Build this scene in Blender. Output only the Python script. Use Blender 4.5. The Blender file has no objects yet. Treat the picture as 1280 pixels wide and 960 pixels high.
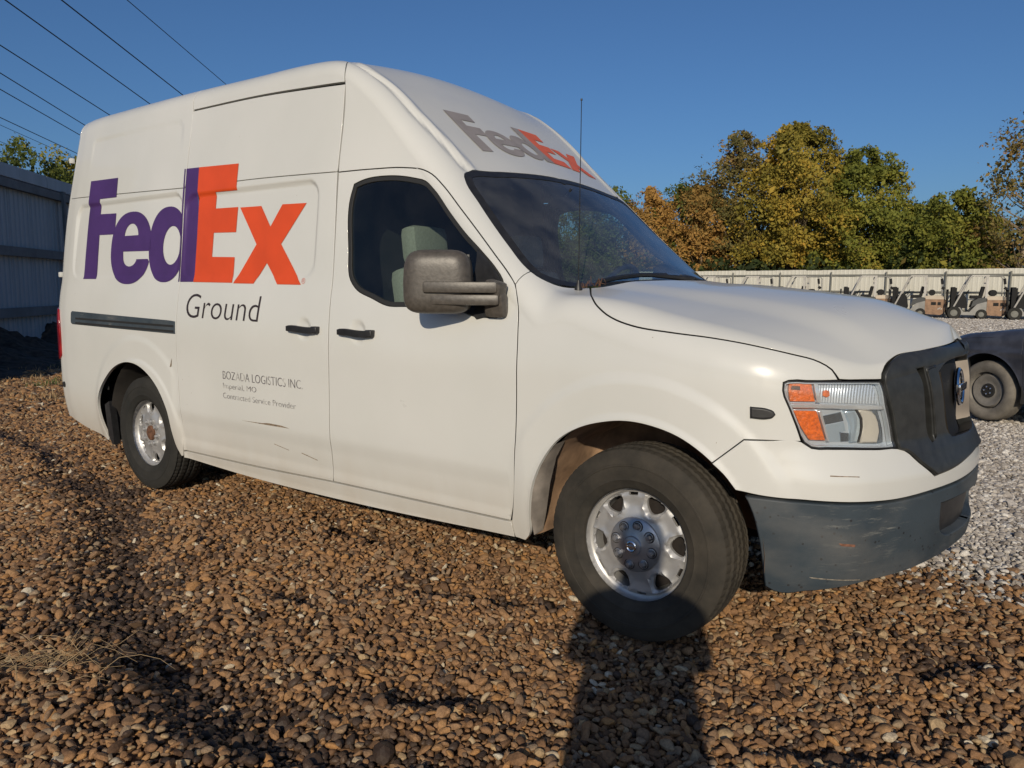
import bpy, bmesh, math, random
import numpy as np
from mathutils import Vector, Matrix, Euler
from mathutils.geometry import delaunay_2d_cdt
random.seed(7); rng = np.random.default_rng(7)
sc = bpy.context.scene
COL = sc.collection

# ------------------------------------------------------------------ camera
cam_d = bpy.data.cameras.new('camera'); cam = bpy.data.objects.new('camera', cam_d); COL.objects.link(cam)
yaw, pit, rol = math.radians(127.466), math.radians(-7.009), math.radians(.36)
d = Vector((math.cos(yaw)*math.cos(pit), math.sin(yaw)*math.cos(pit), math.sin(pit)))
r = Vector((math.sin(yaw), -math.cos(yaw), 0)); u = r.cross(d)
r2 = r*math.cos(rol)+u*math.sin(rol); u2 = -r*math.sin(rol)+u*math.cos(rol)
CAM = Vector((1.415, -3.613, 1.372))
cam.matrix_world = Matrix(((r2.x,u2.x,-d.x,CAM.x),(r2.y,u2.y,-d.y,CAM.y),(r2.z,u2.z,-d.z,CAM.z),(0,0,0,1)))
cam_d.sensor_fit = 'HORIZONTAL'; cam_d.sensor_width = 36; cam_d.lens = 979.3/1280*36
cam_d.clip_start = .02; cam_d.clip_end = 3000
sc.camera = cam
# ------------------------------------------------------------------ light
SUN_EL, SUN_AZ = math.radians(21.4), math.radians(-62.3)      # towards the sun
world = bpy.data.worlds.new('World'); sc.world = world; world.use_nodes = True
wn = world.node_tree; wn.nodes.clear()
sky = wn.nodes.new('ShaderNodeTexSky'); sky.sky_type = 'NISHITA'; sky.sun_disc = False
sky.sun_elevation = SUN_EL; sky.sun_rotation = math.pi/2-SUN_AZ
sky.air_density = 1.0; sky.dust_density = 1.4; sky.ozone_density = 8.0; sky.altitude = 100
bg = wn.nodes.new('ShaderNodeBackground'); bg.inputs[1].default_value = .077
wo = wn.nodes.new('ShaderNodeOutputWorld')
wn.links.new(sky.outputs[0], bg.inputs[0]); wn.links.new(bg.outputs[0], wo.inputs[0])
sun_d = bpy.data.lights.new('sun', 'SUN'); sun_d.energy = 3.5; sun_d.angle = math.radians(.53); sun_d.color = (1, .87, .68)
sun = bpy.data.objects.new('sun', sun_d); COL.objects.link(sun)
tr = Vector((-math.cos(SUN_AZ)*math.cos(SUN_EL), -math.sin(SUN_AZ)*math.cos(SUN_EL), -math.sin(SUN_EL)))
sun.rotation_euler = tr.to_track_quat('-Z', 'Y').to_euler()
sc.view_settings.view_transform = 'Standard'; sc.view_settings.look = 'None'
sc.view_settings.exposure = 0; sc.view_settings.gamma = 1
sc.cycles.max_bounces = 8; sc.cycles.transparent_max_bounces = 24; sc.cycles.glossy_bounces = 4
sc.cycles.sample_clamp_indirect = 6

# ------------------------------------------------------------------ helpers
def tag(o, label=None, cat=None, group=None, kind=None):
    if label: o['label'] = label
    if cat: o['category'] = cat
    if group: o['group'] = group
    if kind: o['kind'] = kind
    return o
def thing(name, label, cat, loc=(0,0,0), rz=0, group=None):
    o = bpy.data.objects.new(name, None); COL.objects.link(o); o.empty_display_size = .1
    o.location = loc; o.rotation_euler = (0,0,rz)
    return tag(o, label, cat, group)
def copy_tree(o, parent=None):
    c = o.copy(); COL.objects.link(c); c.parent = parent
    for ch in o.children: copy_tree(ch, c)
    return c
def mkmesh(name, V, F, mat=None, parent=None, normals=None, smooth=True, mats=None, fm=None):
    me = bpy.data.meshes.new(name)
    me.from_pydata(np.asarray(V, float).tolist(), [], [tuple(int(i) for i in f) for f in F])
    if mats:
        for m in mats: me.materials.append(m)
        if fm is not None: me.polygons.foreach_set('material_index', fm)
    elif mat: me.materials.append(mat)
    if smooth: me.polygons.foreach_set('use_smooth', [True]*len(me.polygons))
    me.update()
    if normals is not None: me.normals_split_custom_set_from_vertices(np.asarray(normals, float).tolist())
    o = bpy.data.objects.new(name, me); COL.objects.link(o)
    if parent: o.parent = parent
    return o
class MB:
    def __init__(s): s.v = []; s.f = []
    def add(s, V, F):
        n = len(s.v); s.v += [tuple(p) for p in V]; s.f += [tuple(i+n for i in f) for f in F]; return s
    def box(s, c, size, rot=None, bev=0):
        bm = bmesh.new(); bmesh.ops.create_cube(bm, size=1)
        for v in bm.verts: v.co = Vector((v.co.x*size[0], v.co.y*size[1], v.co.z*size[2]))
        if bev: bmesh.ops.bevel(bm, geom=bm.edges[:], offset=bev, segments=2, profile=.6, affect='EDGES')
        M = (Euler(rot).to_matrix() if rot else Matrix.Identity(3)); c = Vector(c)
        s.add([M@v.co+c for v in bm.verts], [[v.index for v in f.verts] for f in bm.faces]); bm.free(); return s
    def tube(s, pts, rad, n=10, caps=True):
        pts = [Vector(p) for p in pts]; rad = rad if hasattr(rad, '__len__') else [rad]*len(pts)
        V = []; F = []; ref = None
        for i, p in enumerate(pts):
            t = (pts[min(i+1, len(pts)-1)]-pts[max(i-1, 0)]).normalized()
            if ref is None: ref = Vector((0,0,1)) if abs(t.z) < .9 else Vector((1,0,0))
            a = (ref-t*ref.dot(t)).normalized(); b = t.cross(a); ref = a
            for k in range(n):
                th = 2*math.pi*k/n; V.append(p+(a*math.cos(th)+b*math.sin(th))*rad[i])
        for i in range(len(pts)-1):
            for k in range(n): F.append((i*n+k, i*n+(k+1)%n, (i+1)*n+(k+1)%n, (i+1)*n+k))
        if caps: F.append(tuple(range(n))[::-1]); F.append(tuple(range((len(pts)-1)*n, len(pts)*n)))
        return s.add(V, F)
    def lathe(s, prof, n=32, M=None, close=False):
        # prof (r, h) about z
        V = []; F = []; m = len(prof)
        for k in range(n):
            a = 2*math.pi*k/n
            for (rr, h) in prof: V.append(Vector((rr*math.cos(a), rr*math.sin(a), h)))
        for k in range(n):
            for i in range(m-1): F.append((k*m+i, ((k+1)%n)*m+i, ((k+1)%n)*m+i+1, k*m+i+1))
        if M is not None: V = [M@v for v in V]
        return s.add(V, F)
    def prism(s, pts, axis, a, b):
        # pts 2d polygon, extruded along axis between a and b
        n = len(pts)
        def P(p, t):
            return {'x':(t,p[0],p[1]), 'y':(p[0],t,p[1]), 'z':(p[0],p[1],t)}[axis]
        V = [P(p, a) for p in pts]+[P(p, b) for p in pts]
        F = [tuple(range(n)), tuple(range(2*n-1, n-1, -1))]+[(i, i+n, (i+1)%n+n, (i+1)%n) for i in range(n)]
        return s.add(V, F)
    def build(s, name, mat, parent=None, smooth=False, auto=None):
        o = mkmesh(name, s.v, s.f, mat, parent, smooth=False)
        me = o.data
        bm = bmesh.new(); bm.from_mesh(me); bmesh.ops.recalc_face_normals(bm, faces=bm.faces[:])
        if smooth:
            lim = math.radians(auto or 35)
            for f in bm.faces: f.smooth = True
            for e in bm.edges:
                if len(e.link_faces) != 2 or e.calc_face_angle(0) > lim: e.smooth = False
        bm.to_mesh(me); bm.free(); return o

# ------------------------------------------------------------------ materials
def newmat(name):
    m = bpy.data.materials.new(name); m.use_nodes = True; nt = m.node_tree
    return m, nt, nt.nodes['Principled BSDF'], nt.nodes, nt.links
def setp(b, **k):
    N = dict(col='Base Color', rough='Roughness', metal='Metallic', spec='Specular IOR Level', coat='Coat Weight', coatr='Coat Roughness', em='Emission Color', ems='Emission Strength', sub='Subsurface Weight', trans='Transmission Weight', sheen='Sheen Weight', alpha='Alpha', ior='IOR')
    for a, v in k.items(): b.inputs[N[a]].default_value = (*v, 1) if isinstance(v, tuple) else v
def noise(n, l, scale, detail=4, coord='Object', rough=.55, vec=None, stretch=None):
    t = n.new('ShaderNodeTexCoord'); t_out = t.outputs[coord] if vec is None else vec
    if stretch:
        mp = n.new('ShaderNodeMapping'); mp.inputs['Scale'].default_value = stretch; l.new(t_out, mp.inputs[0]); t_out = mp.outputs[0]
    x = n.new('ShaderNodeTexNoise'); x.inputs['Scale'].default_value = scale; x.inputs['Detail'].default_value = detail; x.inputs['Roughness'].default_value = rough
    l.new(t_out, x.inputs['Vector']); return x
def ramp(n, l, src, stops):
    c = n.new('ShaderNodeValToRGB'); e = c.color_ramp.elements
    while len(e) < len(stops): e.new(.5)
    for i, (p, cc) in enumerate(stops): e[i].position = p; e[i].color = (*cc, 1) if len(cc) == 3 else cc
    l.new(src, c.inputs[0]); return c
def bump(n, l, b, src, strength, dist=.01):
    x = n.new('ShaderNodeBump'); x.inputs['Strength'].default_value = strength; x.inputs['Distance'].default_value = dist
    l.new(src, x.inputs['Height']); l.new(x.outputs[0], b.inputs['Normal']); return x
def mixc(n, l, f, a, bb, mode='MIX'):
    x = n.new('ShaderNodeMix'); x.data_type = 'RGBA'; x.blend_type = mode
    for i, v in ((0, f), (6, a), (7, bb)):
        if isinstance(v, (int, float)): x.inputs[i].default_value = v
        elif isinstance(v, tuple): x.inputs[i].default_value = (*v, 1)
        else: l.new(v, x.inputs[i])
    return x.outputs[2]
def simple(name, col, rough=.5, metal=0, nscale=0, var=.2, bstr=0, **k):
    m, nt, b, n, l = newmat(name); setp(b, col=col, rough=rough, metal=metal, **k)
    if nscale:
        x = noise(n, l, nscale)
        lo = tuple(c*(1-var) for c in col); hi = tuple(min(1, c*(1+var)) for c in col)
        rp = ramp(n, l, x.outputs[0], [(.3, lo), (.7, hi)]); l.new(rp.outputs[0], b.inputs['Base Color'])
        if bstr: bump(n, l, b, x.outputs[0], bstr)
    return m
M = {}
def make_paint():
    m, nt, b, n, l = newmat('white_van_paint'); setp(b, rough=.34, coat=.5, coatr=.05, spec=.5)
    x = noise(n, l, 1.3, 5); c = ramp(n, l, x.outputs[0], [(.3, (.565,.570,.538)), (.7, (.615,.616,.585))])
    # fine dirt speckle and stone chips
    v = n.new('ShaderNodeTexVoronoi'); v.inputs['Scale'].default_value = 26; t = n.new('ShaderNodeTexCoord'); l.new(t.outputs['Object'], v.inputs[0])
    lt = n.new('ShaderNodeMath'); lt.operation = 'LESS_THAN'; lt.inputs[1].default_value = .07; l.new(v.outputs['Distance'], lt.inputs[0])
    s = noise(n, l, 2.5, 2); g = n.new('ShaderNodeMath'); g.operation = 'GREATER_THAN'; g.inputs[1].default_value = .66; l.new(s.outputs[0], g.inputs[0])
    mu = n.new('ShaderNodeMath'); mu.operation = 'MULTIPLY'; l.new(lt.outputs[0], mu.inputs[0]); l.new(g.outputs[0], mu.inputs[1])
    mu2 = n.new('ShaderNodeMath'); mu2.operation = 'MULTIPLY'; mu2.inputs[1].default_value = .7; l.new(mu.outputs[0], mu2.inputs[0])
    c2 = mixc(n, l, mu2.outputs[0], c.outputs[0], (.28,.22,.16))
    # road film low on the body
    sep = n.new('ShaderNodeSeparateXYZ'); l.new(t.outputs['Object'], sep.inputs[0])
    mr = n.new('ShaderNodeMapRange'); mr.inputs[1].default_value = .62; mr.inputs[2].default_value = .28; l.new(sep.outputs[2], mr.inputs[0])
    d2 = noise(n, l, 5, 6, stretch=(1,1,.35)); mm = n.new('ShaderNodeMath'); mm.operation = 'MULTIPLY'; l.new(mr.outputs[0], mm.inputs[0]); l.new(d2.outputs[0], mm.inputs[1])
    m3 = n.new('ShaderNodeMath'); m3.operation = 'MULTIPLY'; m3.inputs[1].default_value = .8; l.new(mm.outputs[0], m3.inputs[0])
    c3 = mixc(n, l, m3.outputs[0], c2, (.42,.35,.26)); l.new(c3, b.inputs['Base Color'])
    rr = ramp(n, l, noise(n, l, 3, 4).outputs[0], [(.3, (.27,)*3), (.7, (.42,)*3)]); l.new(rr.outputs[0], b.inputs['Roughness'])
    bump(n, l, b, noise(n, l, 1.6, 2).outputs[0], .12, .01)
    return m
M['paint'] = make_paint()
def make_bumper():
    m, nt, b, n, l = newmat('scuffed_grey_bumper_plastic'); setp(b, rough=.6, spec=.35)
    x = noise(n, l, 3, 6); c = ramp(n, l, x.outputs[0], [(.3, (.030,.042,.053)), (.7, (.052,.068,.081))])
    s = noise(n, l, 9, 8, stretch=(1,1,7), rough=.7); sc_ = ramp(n, l, s.outputs[0], [(.56, (0,)*3), (.70, (.7,)*3)])
    k = noise(n, l, 2.3, 3); kk = ramp(n, l, k.outputs[0], [(.47, (0,)*3), (.6, (1,)*3)])
    mu = n.new('ShaderNodeMath'); mu.operation = 'MULTIPLY'; l.new(sc_.outputs[0], mu.inputs[0]); l.new(kk.outputs[0], mu.inputs[1])
    c2 = mixc(n, l, mu.outputs[0], c.outputs[0], (.22,.22,.20))
    v = n.new('ShaderNodeTexVoronoi'); v.inputs['Scale'].default_value = 30; t = n.new('ShaderNodeTexCoord'); l.new(t.outputs['Object'], v.inputs[0])
    lt = n.new('ShaderNodeMath'); lt.operation = 'LESS_THAN'; lt.inputs[1].default_value = .15; l.new(v.outputs['Distance'], lt.inputs[0])
    sp = ramp(n, l, noise(n, l, 5, 3).outputs[0], [(.42, (0,)*3), (.5, (1,)*3)]); ml = n.new('ShaderNodeMath'); ml.operation = 'MULTIPLY'; l.new(lt.outputs[0], ml.inputs[0]); l.new(sp.outputs[0], ml.inputs[1])
    c3 = mixc(n, l, ml.outputs[0], c2, (.018,.02,.024)); hz = ramp(n, l, noise(n, l, 2.2, 6, stretch=(1,1,2)).outputs[0], [(.5, (0,)*3), (.72, (.5,)*3)]); c4 = mixc(n, l, hz.outputs[0], c3, (.15,.145,.135)); l.new(c4, b.inputs['Base Color'])
    bump(n, l, b, noise(n, l, 180, 2).outputs[0], .12, .002)
    return m
M['bumper'] = make_bumper()
M['black'] = simple('black_trim_plastic', (.018,.018,.019), .45, nscale=30, var=.3, bstr=.05)
M['matte'] = simple('matte_black', (.012,.012,.012), .9)
M['rubber'] = simple('window_rubber', (.02,.02,.019), .6)
M['mirror'] = simple('mirror_housing_plastic', (.075,.066,.056), .42, nscale=60, var=.25, bstr=.08)
M['grille'] = simple('grille_plastic', (.030,.031,.030), .4, nscale=25, var=.25, bstr=.04)
M['chrome'] = simple('chrome', (.75,.75,.76), .08, 1)
M['satin'] = simple('reflection_tan_strut', (.10,.083,.066), .4, .4, nscale=8, var=.15)  # tan of reflected gravel is put into the metal colour
M['rim'] = simple('silver_steel_rim', (.47,.465,.455), .42, .55, nscale=14, var=.14, bstr=.03)
M['rust'] = simple('rusty_iron', (.13,.062,.034), .85, .2, nscale=40, var=.6, bstr=.3)
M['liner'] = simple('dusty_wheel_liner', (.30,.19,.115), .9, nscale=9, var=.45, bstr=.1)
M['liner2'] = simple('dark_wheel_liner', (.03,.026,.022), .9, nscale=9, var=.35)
M['purple'] = simple('purple_decal', (.062,.027,.125), .42, nscale=6, var=.12)
M['orange'] = simple('orange_decal', (.62,.070,.014), .42, nscale=5, var=.08)
M['greydecal'] = simple('faded_grey_decal', (.26,.235,.225), .55, nscale=9, var=.12)
M['orange2'] = simple('faded_orange_decal', (.62,.12,.05), .5, nscale=9, var=.1)
M['ink'] = simple('dark_ink', (.03,.022,.025), .55)
def faded_ink():
    m, nt, b, n, l = newmat('faded_worn_ink'); setp(b, rough=.55)
    c = ramp(n, l, noise(n, l, 35, 3).outputs[0], [(.35, (.5,.49,.46)), (.5, (.12,.11,.12))]); l.new(c.outputs[0], b.inputs['Base Color']); return m
M['ink2'] = faded_ink()
M['red'] = simple('tail_lamp_red', (.26,.008,.010), .15, coat=.5, nscale=6, var=.5)
M['amber'] = simple('amber_reflector', (.72,.15,.012), .25, coat=.6, nscale=90, var=.35, bstr=.4)
M['seat'] = simple('seat_grey_fabric', (.36,.37,.335), .85, nscale=80, var=.12, bstr=.1)
M['dash'] = simple('dash_plastic', (.06,.062,.06), .7, nscale=20, var=.2)
M['cabin'] = simple('cabin_dark_lining', (.022,.024,.026), .9)
M['seal'] = simple('body_inner_dark', (.01,.01,.01), 1)
def make_glass(name, tint, mixr=.06, rough=.0, dirt_haze=0.0):
    m, nt, b, n, l = newmat(name); n.remove(b)
    g = n.new('ShaderNodeBsdfGlossy'); g.inputs['Roughness'].default_value = rough; t = n.new('ShaderNodeBsdfTransparent'); t.inputs[0].default_value = (*tint, 1)
    fr = n.new('ShaderNodeFresnel'); fr.inputs[0].default_value = 1.5
    mx = n.new('ShaderNodeMixShader'); out = n['Material Output']
    a = n.new('ShaderNodeMath'); a.operation = 'MULTIPLY_ADD'; a.inputs[1].default_value = 1.0; a.inputs[2].default_value = mixr-.04; l.new(fr.outputs[0], a.inputs[0])
    a.use_clamp = True
    l.new(a.outputs[0], mx.inputs[0]); l.new(t.outputs[0], mx.inputs[1]); l.new(g.outputs[0], mx.inputs[2]); last = mx
    if dirt_haze:
        df = n.new('ShaderNodeBsdfDiffuse'); df.inputs[0].default_value = (.42,.42,.40,1)
        c = ramp(n, l, noise(n, l, 7, 6).outputs[0], [(.35, (dirt_haze*.3,)*3), (.75, (dirt_haze,)*3)])
        m2 = n.new('ShaderNodeMixShader'); l.new(c.outputs[0], m2.inputs[0]); l.new(mx.outputs[0], m2.inputs[1]); l.new(df.outputs[0], m2.inputs[2]); last = m2
    l.new(last.outputs[0], out.inputs[0]); return m
M['glass'] = make_glass('side_window_glass', (.62,.70,.66), .05, dirt_haze=.02)
M['wsglass'] = make_glass('windshield_glass', (.72,.84,.83), .13, dirt_haze=.13)  # pale layer mixed in lightens the glass as painted sky reflection
M['lens'] = make_glass('headlamp_lens', (.97,.98,.99), .12, dirt_haze=.10)
def make_tyre(name, base, dust):
    m, nt, b, n, l = newmat(name); setp(b, rough=.8, spec=.3)
    c = ramp(n, l, noise(n, l, 6, 8, rough=.65).outputs[0], [(.35, base), (.68, dust)]); l.new(c.outputs[0], b.inputs['Base Color'])
    bump(n, l, b, noise(n, l, 90, 3).outputs[0], .15, .003); return m
M['tyre'] = make_tyre('dusty_tyre_rubber', (.024,.022,.018), (.056,.048,.037))
M['tyre2'] = make_tyre('dark_tyre_rubber', (.018,.018,.016), (.032,.03,.026))
M['tyre3'] = make_tyre('pale_dusty_tyre', (.11,.10,.085), (.21,.19,.16))
def make_stone(name, stops, rough=.8):
    m, nt, b, n, l = newmat(name); setp(b, rough=rough, spec=.35)
    oi = n.new('ShaderNodeObjectInfo'); c = ramp(n, l, oi.outputs['Random'], stops)
    x = noise(n, l, 3.5, 5); k = ramp(n, l, x.outputs[0], [(.3, (.72,)*3), (.7, (1.25,)*3)])
    l.new(mixc(n, l, 1.0, c.outputs[0], k.outputs[0], 'MULTIPLY'), b.inputs['Base Color'])
    return m
M['pebble'] = make_stone('brown_river_pebble', [(0, (0.092,0.051,0.028)), (.2, (0.221,0.120,0.057)), (.42, (0.304,0.166,0.074)), (.6, (0.193,0.124,0.074)), (.76, (0.350,0.179,0.064)), (.88, (0.248,0.179,0.115)), (.965, (0.386,0.267,0.138)), (.99, (0.506,0.442,0.331))])
M['pebble_dark'] = make_stone('dark_shade_pebble', [(0, (.035,.022,.015)), (.5, (.07,.045,.03)), (1, (.12,.075,.045))], .6)  # dark stones: a few at random, most painting shade into the ruts
M['pebble_grey'] = make_stone('pale_grey_gravel', [(0, (0.221,0.193,0.166)), (.4, (0.396,0.359,0.313)), (.75, (0.506,0.469,0.419)), (1, (0.644,0.616,0.561))])
def ground_mat():
    m, nt, b, n, l = newmat('gravel_yard_ground'); setp(b, rough=.95, spec=.2)
    t = n.new('ShaderNodeTexCoord'); sp = n.new('ShaderNodeSeparateXYZ'); l.new(t.outputs['Object'], sp.inputs[0])
    nz = noise(n, l, .5, 4)
    # grey yard beyond y=.55 and right of x=-6, brown in front, soil and dead grass at far left
    def mr(src, a, bb):
        x = n.new('ShaderNodeMapRange'); x.inputs[1].default_value = a; x.inputs[2].default_value = bb; l.new(src, x.inputs[0]); return x.outputs[0]
    def math2(op, a, bb):
        x = n.new('ShaderNodeMath'); x.operation = op
        for i, v in enumerate((a, bb)):
            if isinstance(v, (int, float)): x.inputs[i].default_value = v
            else: l.new(v, x.inputs[i])
        return x.outputs[0]
    yy = math2('ADD', sp.outputs[1], math2('MULTIPLY', math2('SUBTRACT', nz.outputs[0], .5), .8))
    gy = mr(yy, .35, .85); gx = mr(math2('ADD', sp.outputs[0], math2('MULTIPLY', sp.outputs[1], .45)), -7, -4.5)
    grey = math2('MULTIPLY', gy, gx)
    vo = n.new('ShaderNodeTexVoronoi'); vo.inputs['Scale'].default_value = 24; l.new(t.outputs['Object'], vo.inputs[0])
    cb = ramp(n, l, vo.outputs['Color'], [(.2, (.05,.028,.016)), (.5, (.13,.072,.038)), (.8, (.22,.125,.062))])
    cg = ramp(n, l, vo.outputs['Color'], [(.2, (.30,.27,.225)), (.5, (.46,.42,.36)), (.8, (.60,.55,.48))])
    big = ramp(n, l, noise(n, l, .22, 5).outputs[0], [(.3, (.85,)*3), (.7, (1.12,)*3)])
    c = mixc(n, l, grey, cb.outputs[0], cg.outputs[0]); c = mixc(n, l, 1.0, c, big.outputs[0], 'MULTIPLY')
    l.new(c, b.inputs['Base Color'])
    bump(n, l, b, vo.outputs['Distance'], .8, .03)
    return m
M['ground'] = ground_mat()
def foliage(name, stops):
    m, nt, b, n, l = newmat(name); setp(b, rough=.7, spec=.2)
    a = n.new('ShaderNodeAttribute'); a.attribute_name = 'tone'; c = ramp(n, l, a.outputs['Fac'], stops); l.new(c.outputs[0], b.inputs['Base Color'])
    tl = n.new('ShaderNodeBsdfTranslucent'); l.new(c.outputs[0], tl.inputs[0]); mx = n.new('ShaderNodeMixShader'); mx.inputs[0].default_value = .25
    l.new(b.outputs[0], mx.inputs[1]); l.new(tl.outputs[0], mx.inputs[2]); l.new(mx.outputs[0], n['Material Output'].inputs[0]); return m
G1, G2 = (.035,.055,.014), (.075,.105,.022)
M['leaf_green'] = foliage('green_foliage', [(0, (0.051,0.071,0.017)), (.5, (0.106,0.135,0.030)), (.85, (0.177,0.190,0.043)), (1, (0.301,0.238,0.052))])
M['leaf_olive'] = foliage('olive_brown_foliage', [(0, (0.090,0.090,0.031)), (.4, (0.178,0.152,0.049)), (.75, (0.269,0.187,0.061)), (1, (0.392,0.205,0.070))])
M['leaf_yellow'] = foliage('yellow_autumn_foliage', [(0, (0.133,0.125,0.025)), (.4, (0.269,0.223,0.040)), (.8, (0.429,0.296,0.047)), (1, (0.529,0.296,0.047))])
M['leaf_orange'] = foliage('orange_autumn_foliage', [(0, (0.159,0.115,0.034)), (.4, (0.302,0.187,0.053)), (.8, (0.431,0.237,0.068)), (1, (0.488,0.311,0.076))])
M['leaf_lime'] = foliage('yellow_green_foliage', [(0, (0.090,0.112,0.023)), (.5, (0.205,0.214,0.037)), (.85, (0.322,0.265,0.044)), (1, (0.429,0.258,0.047))])
M['leaf_dark'] = foliage('dark_undergrowth', [(0, (0.024,0.035,0.012)), (.6, (0.054,0.074,0.022)), (.9, (0.108,0.115,0.027)), (1, (0.203,0.149,0.041))])
M['bark'] = simple('tree_bark', (.21,.16,.105), .9, nscale=5, var=.35, bstr=.3)
def sheet_mat(name, a, bb, rough=.55):
    m, nt, b, n, l = newmat(name); setp(b, rough=rough)
    c = ramp(n, l, noise(n, l, 1.2, 6, stretch=(3,3,.3)).outputs[0], [(.3, a), (.72, bb)]); l.new(c.outputs[0], b.inputs['Base Color']); return m
M['fence'] = sheet_mat('white_corrugated_sheet', (0.504,0.488,0.414), (0.612,0.598,0.524))
M['rail'] = simple('weathered_fence_rail', (.16,.16,.14), .7, nscale=3, var=.2)
M['wall'] = sheet_mat('grey_blue_corrugated_sheet', (.26,.32,.36), (.34,.40,.45))
M['wallrail'] = simple('dark_wall_rail', (.12,.14,.15), .8, nscale=3, var=.2)
M['navy'] = simple('dusty_dark_car_paint', (.045,.048,.062), .32, nscale=5, var=.5, coat=.4)
M['carglass'] = simple('dark_car_window', (.01,.012,.014), .05)
M['carrim'] = simple('dusty_steel_wheel', (.22,.205,.18), .6, .3, nscale=12, var=.2)
M['fl_grey'] = simple('forklift_grey_paint', (.24,.235,.215), .55, nscale=3, var=.15)
M['fl_white'] = simple('forklift_guard_paint', (.42,.40,.36), .5, nscale=3, var=.15)
M['fl_tan'] = simple('rusty_tan_counterweight', (.26,.155,.09), .65, nscale=4, var=.35)
M['fl_cream'] = simple('cream_hood_paint', (.45,.38,.29), .5, nscale=3, var=.1)
M['blue'] = simple('faded_blue_drum', (.10,.20,.33), .5, nscale=3, var=.2)
M['straw'] = simple('dry_straw', (.30,.21,.11), .8, nscale=8, var=.3)
M['grass'] = simple('green_grass', (.07,.10,.025), .8, nscale=8, var=.4)
M['mulch'] = simple('dark_leaf_litter', (.035,.028,.022), .95, nscale=12, var=.7, bstr=.5)
M['wire'] = simple('power_wire', (.02,.022,.028), .6)
M['cloth'] = simple('dark_clothing', (.05,.055,.07), .9, nscale=30, var=.2)
M['skin'] = simple('skin', (.42,.26,.18), .6)
M['denim'] = simple('blue_denim', (.06,.08,.13), .9, nscale=60, var=.2)
M['hair'] = simple('dark_hair', (.03,.02,.015), .7)
def lampback():
    m, nt, b, n, l = newmat('fluted_reflector'); setp(b, col=(.66,.71,.76), rough=.2, metal=.35)
    w = n.new('ShaderNodeTexWave'); w.wave_type = 'BANDS'; w.bands_direction = 'X'; w.inputs['Scale'].default_value = 44; t = n.new('ShaderNodeTexCoord'); l.new(t.outputs['Object'], w.inputs[0])
    bump(n, l, b, w.outputs['Fac'], .45, .008); return m
M['lampback'] = lampback()
M['lampsmooth'] = simple('smooth_lamp_chrome', (.60,.65,.70), .18, .3)
M['lampdrum'] = simple('lamp_drum_shell', (.66,.62,.54), .35, .1)
M['lampbright'] = simple('bright_silver_divider', (.84,.86,.88), .07, .6)
M['lampfacet'] = simple('grey_reflector_facet', (.30,.34,.38), .08, .8)
M['lampblue'] = simple('sky_tint_reflector', (.62,.74,.84), .07, .55)  # reflected sky is put into the blue tint
M['rimrust'] = simple('rusty_rim_edge', (.16,.10,.065), .8, nscale=30, var=.5)
M['brake'] = simple('dark_brake_iron', (.016,.012,.010), .85, .1, nscale=30, var=.5)
M['mesh'] = simple('grille_mesh', (.006,.006,.006), .7)
M['lip'] = simple('grey_splash_lip', (.20,.175,.15), .8, nscale=12, var=.35)
M['hub'] = simple('chromed_hub', (.36,.36,.37), .33, .7, nscale=20, var=.2)
M['dashlight'] = simple('light_grey_steering_wheel', (.55,.56,.55), .5)
M['scratch'] = simple('scratch_mark', (.20,.15,.10), .8, nscale=60, var=.5)
M['scuff_o'] = simple('orange_scuff', (.22,.10,.06), .8, nscale=40, var=.5)
M['scuff_w'] = simple('pale_scuff', (.20,.175,.14), .8, nscale=60, var=.6)
M['twig'] = simple('dry_twig', (.12,.06,.035), .85)
# ------------------------------------------------------------------ body surface
# ---- van body surface: s runs along the plan outline (x along the side), w: 0..1 wall, 1..2 shoulder, 2..3 top
OUT=np.array([(-6.4,-5.095,.42),(-6.0,-5.10,0.0),(-5.6,-5.095,-.42),(-5.25,-5.08,-.76),(-5.12,-5.06,-.88),(-5.0,-4.99,-.96),(-4.85,-4.85,-.99),(-4.7,-4.7,-1.0),(-4.4,-4.4,-1.006),(-4,-4,-1.012),(-3.5,-3.5,-1.015),
 (-2,-2,-1.015),(-1,-1,-1.015),(-.3,-.3,-1.015),(0,0,-1.015),(.2,.2,-1.010),(.35,.348,-.993),(.5,.49,-.953),(.62,.598,-.885),(.75,.69,-.795),(.9,.775,-.67),(1.05,.845,-.535),(1.3,.925,-.30),(1.6,.965,0.0),(1.9,.925,.30)])
def spline(xk,yk):
    # pchip-like monotone-ish cubic hermite (catmull slopes, limited)
    xk=np.asarray(xk,float); yk=np.asarray(yk,float)
    h=np.diff(xk); d=np.diff(yk)/h
    m=np.zeros_like(yk); m[0]=d[0]; m[-1]=d[-1]
    for i in range(1,len(yk)-1):
        m[i]=0 if (d[i-1]*d[i]<0) else (d[i-1]*h[i]+d[i]*h[i-1])/(h[i]+h[i-1])
        lim=3*min(abs(d[i-1]),abs(d[i])); m[i]=np.clip(m[i],-lim,lim)
    def f(x):
        x=np.clip(np.asarray(x,float),xk[0],xk[-1]); i=np.clip(np.searchsorted(xk,x,side='right')-1,0,len(h)-1)
        t=(x-xk[i])/h[i]; t2=t*t; t3=t2*t
        return (2*t3-3*t2+1)*yk[i]+(t3-2*t2+t)*h[i]*m[i]+(-2*t3+3*t2)*yk[i+1]+(t3-t2)*h[i]*m[i+1]
    return f
fx=spline(OUT[:,0],OUT[:,1]); fy=spline(OUT[:,0],OUT[:,2])
def tab(*p): 
    a=np.array(p); fs=[spline(a[:,0],a[:,k]) for k in range(1,a.shape[1])]
    return fs if len(fs)>1 else fs[0]
Z0=.30
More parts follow.
